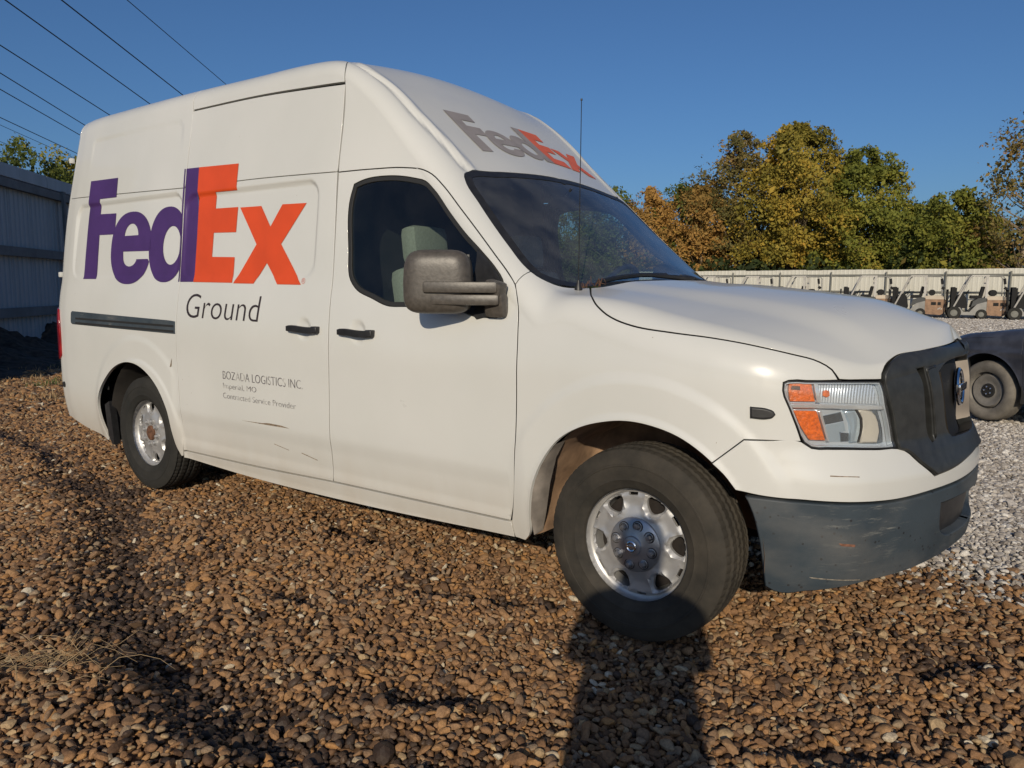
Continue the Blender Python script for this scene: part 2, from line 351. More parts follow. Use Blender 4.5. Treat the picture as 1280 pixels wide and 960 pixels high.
#            s     E    r    zc   xc
fE,fr,fzc,fxc=tab((-6,2.45,.12,2.61,-4.60),(-5.1,2.46,.125,2.61,-4.60),(-4.7,2.465,.13,2.64,-4.50),(-4.3,2.465,.13,2.66,-4.3),(-3.5,2.465,.13,2.68,-3.5),(-2.6,2.455,.13,2.67,-2.6),(-2.05,2.45,.12,2.64,-2.05),(-1.80,2.415,.10,2.56,-1.80),(-1.60,2.27,.13,2.42,-1.60),(-1.3,1.97,.17,2.17,-1.3),
 (-1.0,1.67,.18,1.93,-1.0),(-.75,1.43,.18,1.70,-.75),(-.56,1.27,.17,1.535,-.56),(-.45,1.20,.16,1.445,-.45),(-.35,1.225,.12,1.415,-.33),(-.2,1.185,.15,1.39,-.15),(.05,1.12,.17,1.375,.10),(.35,1.07,.16,1.345,.40),(.6,1.04,.13,1.32,.58),(.8,1.035,.09,1.29,.70),(1.0,1.06,.07,1.27,.77),(1.3,1.10,.06,1.25,.84),(1.6,1.125,.05,1.235,.88))
fT=tab((.28,.05),(.38,.03),(.5,.012),(.7,0.),(1.0,0.),(1.2,.02),(1.4,.06),(1.6,.10),(1.9,.15),(2.2,.19),(2.46,.222))
fT1=tab((.28,.05),(.38,.03),(.5,.012),(.7,0.),(1.0,0.),(1.3,.025),(1.4,.045),(1.6,.068),(1.9,.097),(2.2,.135),(2.47,.17))
fTr=tab((.28,.03),(.4,.01),(.6,0),(1.2,0),(1.6,.01),(2.0,.07),(2.46,.17))      # extra rear lean
fB=tab((.28,.045),(.36,.060),(.50,.062),(.64,.055),(.70,.055),(.78,.028),(.84,.004),(1.0,0.),(1.08,-.01),(1.15,-.02))   # bumper proud
def ss(x,a,b):
    t=np.clip((np.asarray(x,float)-a)/(b-a),0,1); return t*t*(3-2*t)
def nrm2(s):
    e=1e-3; dx=fx(s+e)-fx(s-e); dy=fy(s+e)-fy(s-e); L=np.hypot(dx,dy)+1e-12
    return dy/L,-dx/L   # outward
def base(s,w):
    s=np.asarray(s,float); w=np.asarray(w,float)
    E=fE(s); r=fr(s); zc=fzc(s); xc=fxc(s)
    nx,ny=nrm2(s)
    zw=Z0+np.minimum(w,1)*(E-Z0)
    k1=ss(s,-1.95,-1.0); inset=fT(zw)*k1+fT1(zw)*(1-k1)-ss(s,.42,.85)*fB(zw)+(1-ss(s,-5.35,-4.75))*0
    rk=1-ss(s,-4.75,-4.3); X=fx(s)-nx*inset*(1-rk); Y=(fy(s)-ny*inset)*(1-rk)+fy(s)*(1-inset/1.0)*rk
    # rear lean shifts forward
    X=X+(1-ss(s,-5.3,-4.2))*0+ fTr(zw)*(1-ss(X,-4.95,-4.0))
    # shoulder
    # end slope of crown
    span=np.hypot(xc-X,Y)+1e-6
    dz=zc-(E+r)
    slope=np.arctan(1.5708*np.maximum(dz,0)/np.maximum(span,.3))
    thm=np.pi/2-slope
    t1=np.clip(w-1,0,1)*thm
    ox=r*(1-np.cos(t1)); oz=r*np.sin(t1)
    # direction inward: toward (xc,0)
    tx=(xc-X)/span; ty=(0-Y)/span
    dX=np.where(s>.35,tx,0); 
    k=np.maximum(ss(s,.0,.5),1-ss(s,-5.05,-4.6))
    ix=-nx*(1)+0; iy=-ny*1
    a=ss(w,1.0,1.3)
    gx=ix*(1-k)+tx*k; gy=iy*(1-k)+ty*k; g=np.hypot(gx,gy)+1e-9; gx/=g; gy/=g
    X1=X+gx*ox; Y1=Y+gy*ox; Z1=zw+oz
    t=np.clip(w-2,0,1)
    Az=E+r*np.sin(thm)
    X2=X1*(1-t)+xc*t; Y2=Y1*(1-t); Z2=Z1+(zc-Az)*np.sin(t*np.pi/2)*(t>0)
    return np.stack([X2,Y2,Z2],-1)
# ------------------------------------------------------------------ panels cut from a body surface
class Surf:
    def __init__(s, base, disp=None, v=False): s.b = base; s.d = disp; s.v = v
    def P(s, S, W, off=0.):
        e = 2e-3
        S = np.atleast_1d(np.asarray(S, float)); W = np.atleast_1d(np.asarray(W, float))
        P = s.b(S, W)
        a = s.b(S+e, W)-s.b(S-e, W); c = s.b(S, np.minimum(W+e, 2.9995))-s.b(S, np.minimum(W, 2.9975)-e)
        N = np.cross(a, c); N /= np.linalg.norm(N, axis=-1, keepdims=True)+1e-12
        o = off
        if s.d is not None: o = o+s.d(S, W, P)
        return P+N*np.reshape(o*np.ones(len(P)), (-1,1))
    def N(s, S, W, off=0.):
        e = 4e-3
        W = np.clip(W, -9, 2.99)
        a = s.P(S+e, W, off)-s.P(S-e, W, off); c = s.P(S, W+e, off)-s.P(S, W-e, off)
        N = np.cross(a, c); return N/(np.linalg.norm(N, axis=-1, keepdims=True)+1e-12)
def curve(sf, pts, step=.025, corner=38, raw=False):
    pts = np.array(pts, float); w3 = pts[:,1] >= 2.999; fl3 = []
    if sf.v: pts = np.stack([pts[:,0], to_v(pts[:,0], pts[:,1])], 1)
    n = len(pts)
    P = sf.b(pts[:,0], to_w(pts[:,0], pts[:,1]) if sf.v else pts[:,1]); nx = np.roll(np.arange(n), -1)
    L = np.linalg.norm(P[nx]-P, axis=1)+1e-9
    def slope(i):
        a, b = pts[i-1], pts[(i+1)%n]; l0, l1 = L[i-1], L[i]
        v0 = (P[i]-P[i-1])/l0; v1 = (P[(i+1)%n]-P[i])/l1
        ang = math.degrees(math.acos(max(-1, min(1, float(v0@v1)))))
        if ang > corner or raw: return None
        return ((pts[i]-a)/l0*l1+(b-pts[i])/l1*l0)/(l0+l1)
    m = [slope(i) for i in range(n)]
    out = []
    for i in range(n):
        j = (i+1)%n; k = max(1, int(round(L[i]/step))); sec = (pts[j]-pts[i])/L[i]
        a = m[i] if m[i] is not None else (2*sec-m[j] if m[j] is not None and False else sec); b = m[j] if m[j] is not None else sec
        for q in range(k):
            t = q/k; t2, t3 = t*t, t*t*t; fl3.append(bool(w3[i] and (w3[j] or q == 0)))
            out.append((2*t3-3*t2+1)*pts[i]+(t3-2*t2+t)*L[i]*a+(-2*t3+3*t2)*pts[j]+(t3-t2)*L[i]*b)
    out = np.array(out)
    if sf.v: out[:,1] = to_w(out[:,0], out[:,1])
    fl3 = np.array(fl3); out[fl3,1] = 3.0
    # ccw in (s,w)
    A = .5*np.sum(out[:,0]*np.roll(out[:,1], -1)-np.roll(out[:,0], -1)*out[:,1])
    return out if A > 0 else out[::-1].copy()
def inset(sf, C, g, keep=None):
    # g>0: towards the inside of a ccw contour (metres)
    P = sf.b(C[:,0], C[:,1]); T = np.roll(P, -1, 0)-np.roll(P, 1, 0); T /= np.linalg.norm(T, axis=1, keepdims=True)+1e-12
    # mitre: average of the two edge normals
    N = sf.N(C[:,0], C[:,1])
    e0 = P-np.roll(P, 1, 0); e1 = np.roll(P, -1, 0)-P
    I0 = np.cross(N, e0); I0 /= np.linalg.norm(I0, axis=1, keepdims=True)+1e-12
    I1 = np.cross(N, e1); I1 /= np.linalg.norm(I1, axis=1, keepdims=True)+1e-12
    I = I0+I1; l = np.linalg.norm(I, axis=1, keepdims=True)+1e-9; I = I/l; k = np.minimum(1/np.maximum(l/2, .35), 2.2); I = I*k
    e = 1e-3
    if sf.v:
        v = to_v(C[:,0], C[:,1]); f = lambda s, q: sf.b(s, to_w(s, q))
    else: v = C[:,1]; f = lambda s, q: sf.b(s, q)
    vm = v-np.where(C[:,1] > 2.995, 2*e, 0)
    a = (f(C[:,0]+e, vm)-f(C[:,0]-e, vm))/(2*e); c = (f(C[:,0], vm+e)-f(C[:,0], vm-e))/(2*e)
    aa = (a*a).sum(1); cc = (c*c).sum(1); ac = (a*c).sum(1); ai = (a*I).sum(1); ci = (c*I).sum(1); D = aa*cc-ac*ac+1e-9
    ds = (ai*cc-ci*ac)/D*g; dw = (ci*aa-ai*ac)/D*g
    out = C.copy(); mk = np.ones(len(C), bool) if keep is None else ~keep
    out[:,0] += np.where(mk, ds, 0); nv = v+np.where(mk, dw, 0)
    out[:,1] = np.where(mk, to_w(out[:,0], nv) if sf.v else nv, C[:,1])
    return out
def pip(X, Y, C):
    x, y = C[:,0], C[:,1]; ins = np.zeros(X.shape, bool)
    for i in range(len(C)):
        x0, y0, x1, y1 = x[i-1], y[i-1], x[i], y[i]
        c = ((y0 > Y) != (y1 > Y))
        if y1 != y0: ins ^= c & (X < (x1-x0)*(Y-y0)/(y1-y0)+x0)
    return ins
def to_v(s, w): H = fE(s)-Z0; r_ = fr(s)*1.3; return np.minimum(w, 1)*H+np.clip(w-1, 0, 1)*r_+np.clip(w-2, 0, 1)*.75
def to_w(s, v): H = fE(s)-Z0; r_ = fr(s)*1.3; return np.where(v < H, v/H, np.where(v < H+r_, 1+(v-H)/r_, np.minimum(2+(v-H-r_)/.75, 3)))
KW = 1.6
def fill(contours, ds, wl, cuts=()):
    """triangulate the area inside contour 0 and outside the others, with a grid of inner points"""
    allc = np.vstack(contours); s0, s1 = contours[0][:,0].min(), contours[0][:,0].max(); w0, w1 = contours[0][:,1].min(), contours[0][:,1].max()
    S = np.arange(s0+ds*.5, s1, ds); W = wl[(wl > w0) & (wl < w1)]
    if len(S) == 0: S = np.array([(s0+s1)/2])
    g = np.stack(np.meshgrid(S, W, indexing='ij'), -1).reshape(-1, 2)
    if len(g):
        ins = pip(g[:,0], g[:,1], contours[0])
        for h in contours[1:]: ins &= ~pip(g[:,0], g[:,1], h)
        g = g[ins]
    if len(g):
        # drop points too close to a contour
        tol = ds*.45; keep = np.ones(len(g), bool)
        for c in contours:
            for k in range(0, len(c), 64):
                cc = c[k:k+64]; dd = np.hypot(g[:,None,0]-cc[None,:,0], (g[:,None,1]-cc[None,:,1])*KW).min(1); keep &= dd > tol
        g = g[keep]
    pts = [(x, y*KW) for x, y in allc]+[(x, y*KW) for x, y in g]
    E = []; k = 0
    for c in contours:
        n = len(c); E += [(k+i, k+(i+1)%n) for i in range(n)]; k += n
    for (a, b) in cuts:
        pts += [(a[0], a[1]*KW), (b[0], b[1]*KW)]; E.append((len(pts)-2, len(pts)-1))
    r_ = delaunay_2d_cdt([Vector(p) for p in pts], E, [], 0, 1e-7)
    V = np.array([(v.x, v.y/KW) for v in r_[0]]); F = np.array([list(f) for f in r_[2]], int)
    c = V[F].mean(1); ins = pip(c[:,0], c[:,1], contours[0])
    for h in contours[1:]: ins &= ~pip(c[:,0], c[:,1], h)
    return V, F[ins]
WL_WALL = np.concatenate([np.arange(-.05, 1, .0065), np.arange(1, 2, .07), np.arange(2, 3, .03)])
def panel(sf, name, contours, mat, parent=None, off=0., gap=.0018, thick=.02, roll=.0022, ds=.022, wl=None, center=False, raw=False, glass=False, edge_mat=None, side=1, step=.025, corner=38):
    """side=1 right (-y), -1 left copy, 0 both halves joined (center)"""
    wl = WL_WALL if wl is None else wl
    Cs = [c if isinstance(c, np.ndarray) else curve(sf, c, step, corner, raw) for c in contours]
    V = []; F = []; N = []; FM = []
    def put(P, n_, f, m=0):
        k = sum(len(x) for x in V); V.append(P); N.append(n_); F.extend([tuple(np.array(q)+k) for q in f]); FM.extend([m]*len(f))
    P1s = []
    for i, C in enumerate(Cs):
        sg = 1 if i == 0 else -1
        cen = np.abs(sf.b(C[:,0], C[:,1])[:,1]) < 2e-3
        keep = cen if center else None
        P0 = inset(sf, C, sg*gap, keep); P1 = inset(sf, C, sg*(gap+roll), keep); P1s.append(P1)
        A = sf.P(P1[:,0], P1[:,1], off); B = sf.P(P0[:,0], P0[:,1], off-roll*.8); D = sf.P(P0[:,0], P0[:,1], off-thick)
        n1 = sf.N(P1[:,0], P1[:,1], off); out = B-A; out /= np.linalg.norm(out, axis=1, keepdims=True)+1e-9
        nb = n1*.5+out*.8; nb[cen & bool(center)] = n1[cen & bool(center)]; nb /= np.linalg.norm(nb, axis=1, keepdims=True)+1e-9
        m = len(C); fl = []; fl2 = []
        for q in range(m):
            w_ = (q+1)%m
            if center and cen[q] and cen[w_]: continue
            a = (q, m+q, m+w_, w_); b = (m+q, 2*m+q, 2*m+w_, m+w_)
            fl.append(a if sg == 1 else a[::-1]); fl2.append(b if sg == 1 else b[::-1])
        put(np.vstack([A, B, D]), np.vstack([n1, nb, nb]), fl)
        k = sum(len(x) for x in V)-3*m
        # flange with its own normals
        o2 = out - n1*(out*n1).sum(1, keepdims=True); o2 /= np.linalg.norm(o2, axis=1, keepdims=True)+1e-9
        put(np.vstack([B, D]), np.vstack([o2, o2]), [tuple(np.array(f)-m) for f in fl2], 1)
    G, T = fill(P1s, ds, wl)
    g3 = sf.P(G[:,0], G[:,1], off); gn = sf.N(G[:,0], G[:,1], off)
    # orient
    a, b, c = g3[T[:,0]], g3[T[:,1]], g3[T[:,2]]; fl = ((np.cross(b-a, c-a))*gn[T[:,0]]).sum(1) < 0; T[fl] = T[fl][:, ::-1]
    put(g3, gn, T.tolist())
    V = np.vstack(V); N = np.vstack(N)
    if center:
        ce = np.abs(V[:,1]) < 2e-3; V[ce,1] = 0; N[ce,1] = 0; N /= np.linalg.norm(N, axis=1, keepdims=True)+1e-9
    if side == 0:
        k = len(V); V = np.vstack([V, V*[1,-1,1]]); N = np.vstack([N, N*[1,-1,1]]); F = F+[tuple((np.array(f)+k)[::-1]) for f in F]; FM = FM+FM
    if side == -1:
        V = V*[1,-1,1]; N = N*[1,-1,1]; F = [tuple(f[::-1]) for f in F]
    return mkmesh(name, V, F, None, parent, N, mats=[mat, edge_mat or mat], fm=FM)
def decal(sf, name, shapes, mat, parent, off=.0028, ds=.012, cut=None, zmap=None, dw=.0045):
    """flat print: shapes = list of (outer, [holes]) in (s,w) arrays; cut=(s0,s1) leaves a joint open"""
    V = []; F = []; k = 0
    wl = np.arange(-.05, 3, dw)
    for outer, holes in shapes:
        cs = [np.array(outer, float)]+[np.array(h, float) for h in holes]
        cuts = []
        if cut: 
            for x in cut[:2]: cuts.append(((x, -.2), (x, 1.5)))
            cuts = [c for c in cuts if cs[0][:,0].min() < c[0][0] < cs[0][:,0].max()]
        G, T = fill(cs, ds, wl, cuts)
        if cut and cuts:
            m = G[T].mean(1); T = T[~((m[:,0] > cut[0]) & (m[:,0] < cut[1]))]
        if len(T) == 0: continue
        P = sf.P(G[:,0], G[:,1], off); n_ = sf.N(G[:,0], G[:,1], off)
        a, b, c = P[T[:,0]], P[T[:,1]], P[T[:,2]]; fl = ((np.cross(b-a, c-a))*n_[T[:,0]]).sum(1) < 0; T[fl] = T[fl][:, ::-1]
        V.append(np.hstack([P, n_])); F += [tuple(t+k) for t in T]; k += len(P)
    V = np.vstack(V)
    return mkmesh(name, V[:,:3], F, mat, parent, V[:,3:])
def dens(p, step=.02, closed=True):
    p = np.array(p, float); out = []
    for i in range(len(p)):
        if i == len(p)-1 and not closed: out.append(p[i]); break
        q = p[(i+1)%len(p)]; k = max(1, int(np.hypot(*(q-p[i]))/step))
        out += [p[i]+(q-p[i])*t/k for t in range(k)]
    return np.array(out)
# ------------------------------------------------------------------ ground
RUTS = [[(-4.6,-1.15),(-3.87,-1.15),(-2.7,-1.66),(-2.1,-1.92),(-1.75,-2.12),(-1.2,-2.24),(-.84,-2.27),(-.5,-2.26),(-.2,-2.22)],
        [(-2.3,-2.9),(-1.74,-2.58),(-1.62,-2.46),(-1.45,-2.35),(-1.25,-2.26)], [(-1.10,-1.17),(-.95,-1.10),(-.75,-.98),(-.45,-.90)], [(-2.1,-.74),(-1.85,-.72),(-1.65,-.75),(-1.5,-.70)], [(-.40,-1.83),(-.24,-1.72)], [(-1.46,-1.58),(-1.36,-1.53)],
        [(-7.0,-.70),(-6.4,-.74),(-5.6,-.84),(-5.0,-1.0)], [(.05,-2.05),(.4,-2.0)], [(.75,-1.35),(.95,-1.15)], [(.95,-.60),(1.1,-.35)]]
RW = [.24,.17,.085,.08,.08,.06,.13,.07,.06,.06]; RD = [.10,.08,.05,.055,.05,.04,.05,.035,.03,.03]
def seg_d(x, y, pts):
    best = np.full(x.shape, 9.)
    for (x0,y0), (x1,y1) in zip(pts[:-1], pts[1:]):
        L2 = (x1-x0)**2+(y1-y0)**2; t = np.clip(((x-x0)*(x1-x0)+(y-y0)*(y1-y0))/L2, 0, 1)
        best = np.minimum(best, np.hypot(x-x0-t*(x1-x0), y-y0-t*(y1-y0)))
    return best
def wob(x, y, f, s=0.):
    return np.sin(x*f+s+1.3*np.sin(y*f*.7+s))*np.cos(y*f*.9-s*1.7+.8*np.sin(x*f*.6))
def rutk(x, y):
    m = np.zeros(np.shape(x))
    for p, w_, d_ in zip(RUTS, RW, RD):
        q = seg_d(x+.04*wob(x, y, 9, 1.), y+.04*wob(x, y, 11, 2.), p)/w_; m = np.maximum(m, np.exp(-q**2*1.2))
    return m
def gh(x, y):
    x = np.asarray(x, float); y = np.asarray(y, float)
    h = .018*wob(x, y, 1.1)+.010*wob(x, y, 2.7, 1.)+.006*wob(x, y, 6.3, 2.)
    for p, w_, d_ in zip(RUTS, RW, RD):
        q = seg_d(x+.04*wob(x, y, 9, 1.), y+.04*wob(x, y, 11, 2.), p)/w_
        h = h-d_*np.exp(-q**2*1.2)
        # spoil thrown up on the sunny side of the rut
        q2 = seg_d(x-.06, y+.12, p)/w_; h = h+d_*.55*np.exp(-q2**2*.8)
    flat = np.minimum(np.hypot(x-0, y+.9), np.hypot(x+3.71, y+.9)); h = h*ss(flat, .15, .5)+(-.004)*(1-ss(flat, .15, .5))
    return h*ss(-np.hypot(x, y), -14, -8)-.012
def ground():
    xs = np.concatenate([-np.geomspace(9, 900, 26)[::-1], np.arange(-8.9, 4, .055), np.geomspace(4, 900, 26)])
    ys = np.concatenate([-np.geomspace(5, 900, 20)[::-1], np.arange(-4.95, 2.0, .055), np.geomspace(2, 1200, 40)])
    X, Y = np.meshgrid(xs, ys, indexing='ij'); Z = gh(X, Y)-.012
    V = np.stack([X, Y, Z], -1).reshape(-1, 3); nx, ny = len(xs), len(ys)
    i, j = np.meshgrid(np.arange(nx-1), np.arange(ny-1), indexing='ij'); a = (i*ny+j).ravel()
    F = np.stack([a, a+ny, a+ny+1, a+1], 1)
    tag(mkmesh('ground', V, F.tolist(), M['ground']), kind='structure')
ground()
# pebbles: real stones instanced on jittered points
def pebble(k, ang):
    bm = bmesh.new(); bmesh.ops.create_icosphere(bm, subdivisions=2, radius=1)
    rs = random.Random(k*31+5); pl = [Vector((rs.uniform(-1,1), rs.uniform(-1,1), rs.uniform(-1,1))).normalized() for _ in range(9)]; dd = [rs.uniform(.50,.85) for _ in pl]
    sx, sy, sz = rs.uniform(.9,1.25), rs.uniform(.68,.95), rs.uniform(.46,.7)
    from mathutils import noise as mn
    for v in bm.verts:
        p = v.co.copy()
        for a, q in zip(pl, dd):
            t = p.dot(a)
            if t > q: p -= a*(t-q)*ang
        p *= 1+.12*mn.noise(v.co*1.3+Vector((k*7.1,0,0)))
        v.co = Vector((p.x*sx, p.y*sy, p.z*sz))
    for f in bm.faces: f.smooth = (k % 3 == 0)
    me = bpy.data.meshes.new('pebble'); bm.to_mesh(me); bm.free(); return me
def pebble_set(name, mat, n, ang, seed):
    c = bpy.data.collections.new(name+'_set')
    for k in range(n):
        me = pebble(k+seed, ang); me.materials.append(mat); o = bpy.data.objects.new('pebble', me); c.objects.link(o)
    return c
def scatter(name, P, S, coll, seed):
    """P (n,3) points, S (n,) radius; one object that scatters the stones of a collection"""
    me = bpy.data.meshes.new(name); me.from_pydata(P.tolist(), [], []); 
    a = me.attributes.new('size', 'FLOAT', 'POINT'); a.data.foreach_set('value', np.asarray(S, np.float32))
    rg = np.random.default_rng(seed); R_ = np.stack([rg.normal(0, .38, len(P)), rg.normal(0, .38, len(P)), rg.uniform(0, 6.283, len(P))], 1).astype(np.float32)
    b = me.attributes.new('turn', 'FLOAT_VECTOR', 'POINT'); b.data.foreach_set('vector', R_.ravel())
    o = bpy.data.objects.new(name, me); COL.objects.link(o)
    ng = bpy.data.node_groups.new(name+'_nodes', 'GeometryNodeTree'); ng.interface.new_socket('Geometry', in_out='INPUT', socket_type='NodeSocketGeometry'); ng.interface.new_socket('Geometry', in_out='OUTPUT', socket_type='NodeSocketGeometry')
    n = ng.nodes; l = ng.links; gi = n.new('NodeGroupInput'); go = n.new('NodeGroupOutput'); ip = n.new('GeometryNodeInstanceOnPoints'); ci = n.new('GeometryNodeCollectionInfo')
    ci.inputs['Collection'].default_value = coll; ci.inputs['Separate Children'].default_value = True; ci.inputs['Reset Children'].default_value = True
    ip.inputs['Pick Instance'].default_value = True
    s1 = n.new('GeometryNodeInputNamedAttribute'); s1.data_type = 'FLOAT'; s1.inputs[0].default_value = 'size'
    s2 = n.new('GeometryNodeInputNamedAttribute'); s2.data_type = 'FLOAT_VECTOR'; s2.inputs[0].default_value = 'turn'
    m2p = n.new('GeometryNodeMeshToPoints'); l.new(gi.outputs[0], m2p.inputs[0]); l.new(m2p.outputs[0], ip.inputs['Points'])
    l.new(ci.outputs[0], ip.inputs['Instance']); l.new(s1.outputs[0], ip.inputs['Scale'])
    e = n.new('FunctionNodeEulerToRotation'); l.new(s2.outputs[0], e.inputs[0]); l.new(e.outputs[0], ip.inputs['Rotation'])
    l.new(ip.outputs[0], go.inputs[0]); mod = o.modifiers.new('scatter', 'NODES'); mod.node_group = ng
    return tag(o, kind='stuff')
def jgrid(sp, r0, r1, seed, half=math.radians(41), fade=None):
    half = math.radians(58) if r1 < 11 else half
    rg = np.random.default_rng(seed); R = r1+.5; n = int(2*R/sp)
    gx, gy = np.meshgrid(np.arange(n)*sp-R, np.arange(n)*sp-R, indexing='ij'); gx = gx+(np.arange(n)[None,:] % 2)*sp*.5
    x = gx.ravel()+rg.uniform(-.33, .33, gx.size)*sp; y = gy.ravel()+rg.uniform(-.33, .33, gx.size)*sp
    a = (np.arctan2(y, x)-yaw+math.pi) % (2*math.pi)-math.pi; rr = np.hypot(x, y); k = (rr > r0) & (rr < r1) & (np.abs(a) < half)
    return x[k]+CAM.x, y[k]+CAM.y
pb = pebble_set('brown_pebbles', M['pebble'], 14, .95, 1); pd = pebble_set('dark_shade_pebbles', M['pebble_dark'], 6, .8, 40); pg = pebble_set('grey_gravel', M['pebble_grey'], 8, 1.0, 80)
B, D_, G_ = [], [], []
for sp, r0, r1, seed, rad, lay in ((.0225, 1.5, 5.2, 1, .0140, 0), (.0285, 1.5, 4.8, 2, .0165, 1), (.029, 5.2, 10, 3, .0188, 0), (.052, 10, 19, 4, .034, 0), (.085, 19, 46, 6, .046, 0)):
    x, y = jgrid(sp, r0, r1, seed); rg = np.random.default_rng(seed+50)
    s_ = rad*np.exp(rg.normal(0, .25, len(x))); 
    if lay: keep = rg.random(len(x)) < .42; x, y, s_ = x[keep], y[keep], s_[keep]*1.08
    z = gh(x, y)+s_*rg.uniform(-.1, .30, len(x))+lay*.010-(0 if lay else .003)
    # wheels press on the stones
    for wx in (0, -3.71):
        for wy in (-.86, .86):
            m = (np.abs(x-wx) < .15) & (np.abs(y-wy) < .15); z = np.where(m, np.minimum(z, -.026), z)
    nzz = wob(x, y, 1.9, .5)*.16+wob(x, y, 5.1, 1.4)*.10+rg.normal(0, .20, len(x))
    grey = (y+nzz > .56) & (x+.45*y > -5.5+rg.normal(0, .5, len(x)))
    rk_ = rutk(x, y); dark = (~grey) & (rg.random(len(x)) < np.clip(.03+.75*rk_+.12*(wob(x, y, 4, 3) > .45), 0, .9))  # rut shade put into stone colour, plus scattered dark stones
    vis = ~((x > -4.9) & (x < .8) & (y > .9) & (y < 3) & (r0 > 9))
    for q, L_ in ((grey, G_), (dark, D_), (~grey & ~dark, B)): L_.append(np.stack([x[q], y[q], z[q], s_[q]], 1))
for nm, L_, cc, sd_ in (('brown_gravel', B, pb, 3), ('dark_shade_gravel', D_, pd, 4), ('grey_gravel', G_, pg, 5)):
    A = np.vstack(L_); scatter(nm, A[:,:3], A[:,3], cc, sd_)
# ------------------------------------------------------------------ trees
def leaves(name, blobs, nleaf, size, mat, parent, seed):
    """many small leaf-clump faces spread through ellipsoidal masses"""
    rg = np.random.default_rng(seed); V = []; tone = []
    vol = np.array([b[3]*b[4]*b[5] for b in blobs])**.8; vol /= vol.sum()
    for b, fr_ in zip(blobs, vol):
        n = max(4, int(nleaf*fr_)); dv = rg.normal(size=(n,3)); dv /= np.linalg.norm(dv, axis=1, keepdims=True); rr = rg.uniform(.35, 1, n)**.55*(1+.18*rg.normal(size=n)*(rg.random(n) < .35))
        c = np.array(b[:3])+dv*rr[:,None]*np.array(b[3:6])
        nn = rg.normal(size=(n,3))+dv*.6; nn /= np.linalg.norm(nn, axis=1, keepdims=True); t = np.cross(nn, rg.normal(size=(n,3))); t /= np.linalg.norm(t, axis=1, keepdims=True)+1e-9; u_ = np.cross(nn, t)
        s_ = size*np.exp(rg.normal(0, .3, n)); t = t*s_[:,None]; u_ = u_*s_[:,None]*.62
        V.append(np.stack([c-t, c-u_, c+t, c+u_], 1)); tone.append(np.clip(b[6]+rg.normal(0, .16, n), 0, 1))
    V = np.concatenate(V); tone = np.concatenate(tone); n = len(V)
    me = bpy.data.meshes.new(name); me.vertices.add(n*4); me.vertices.foreach_set('co', V.reshape(-1).astype(np.float32)); me.loops.add(n*4); me.loops.foreach_set('vertex_index', np.arange(n*4)); me.polygons.add(n); me.polygons.foreach_set('loop_start', np.arange(0, n*4, 4)); me.update()
    a = me.attributes.new('tone', 'FLOAT', 'FACE'); a.data.foreach_set('value', tone.astype(np.float32)); me.materials.append(mat); me.validate()
    o = bpy.data.objects.new(name, me); COL.objects.link(o); o.parent = parent; return o
def nz3(P, f, s=0.):
    x, y, z = P[:,0]*f+s, P[:,1]*f+s*1.7, P[:,2]*f-s*.6
    return (np.sin(x+1.9*np.sin(y*.8+.5*z))+np.sin(1.31*y+1.4*np.sin(z*1.1+x*.4))+np.sin(1.17*z+1.6*np.sin(x*.9-y*.5)))/3
def crown(name, H, Wd, n, size, mat, parent, seed, low, lean, sparse):
    rg = np.random.default_rng(seed); m = int(n*2.3)
    zf = rg.uniform(low, 1, m); tt = (zf-low)/(1-low); prof = np.where(tt > .38, np.sqrt(np.clip(1-((tt-.38)/.62)**2.3, 0, 1)), .72+.28*tt/.38)
    a = rg.uniform(0, 2*math.pi, m); q = rg.random(m)**.45
    lump = 1+.20*np.sin(3*a+seed+4*tt)+.14*np.sin(5*a-seed*2+9*tt)+.10*np.sin(8*a+14*tt+seed)
    R = Wd*.5*prof*lump; P = np.stack([q*R*np.cos(a)+lean*zf**2, q*R*np.sin(a), H*zf*(1+.05*np.sin(a*4+seed))], 1)
    P += rg.normal(0, .10, P.shape)
    keep = (nz3(P, 2.1, seed)+.5*nz3(P, 5.3, seed+3) > (.06 if sparse > .8 else .20)+.25*(q > .93)); P = P[keep][:n]; a = a[keep][:n]; q = q[keep][:n]; k = len(P)
    dv = np.stack([np.cos(a), np.sin(a), rg.uniform(-.2,.9,k)], 1); nn = rg.normal(size=(k,3))+dv*.9; nn /= np.linalg.norm(nn, axis=1, keepdims=True); t = np.cross(nn, rg.normal(size=(k,3))); t /= np.linalg.norm(t, axis=1, keepdims=True)+1e-9; u_ = np.cross(nn, t)
    s_ = size*np.exp(rg.normal(0, .35, k)); t = t*s_[:,None]; u_ = u_*s_[:,None]*.6
    V = np.stack([P-t, P-u_, P+t, P+u_], 1).reshape(-1, 3); tone = np.clip(.48+.30*nz3(P, .9, seed+9)+.16*nz3(P, 2.6, seed+2)+rg.normal(0, .12, k), 0, 1)
    me = bpy.data.meshes.new(name); me.vertices.add(k*4); me.vertices.foreach_set('co', V.reshape(-1).astype(np.float32)); me.loops.add(k*4); me.loops.foreach_set('vertex_index', np.arange(k*4)); me.polygons.add(k); me.polygons.foreach_set('loop_start', np.arange(0, k*4, 4)); me.update()
    at = me.attributes.new('tone', 'FLOAT', 'FACE'); at.data.foreach_set('value', tone.astype(np.float32)); me.materials.append(mat); me.validate()
    o = bpy.data.objects.new(name, me); COL.objects.link(o); o.parent = parent
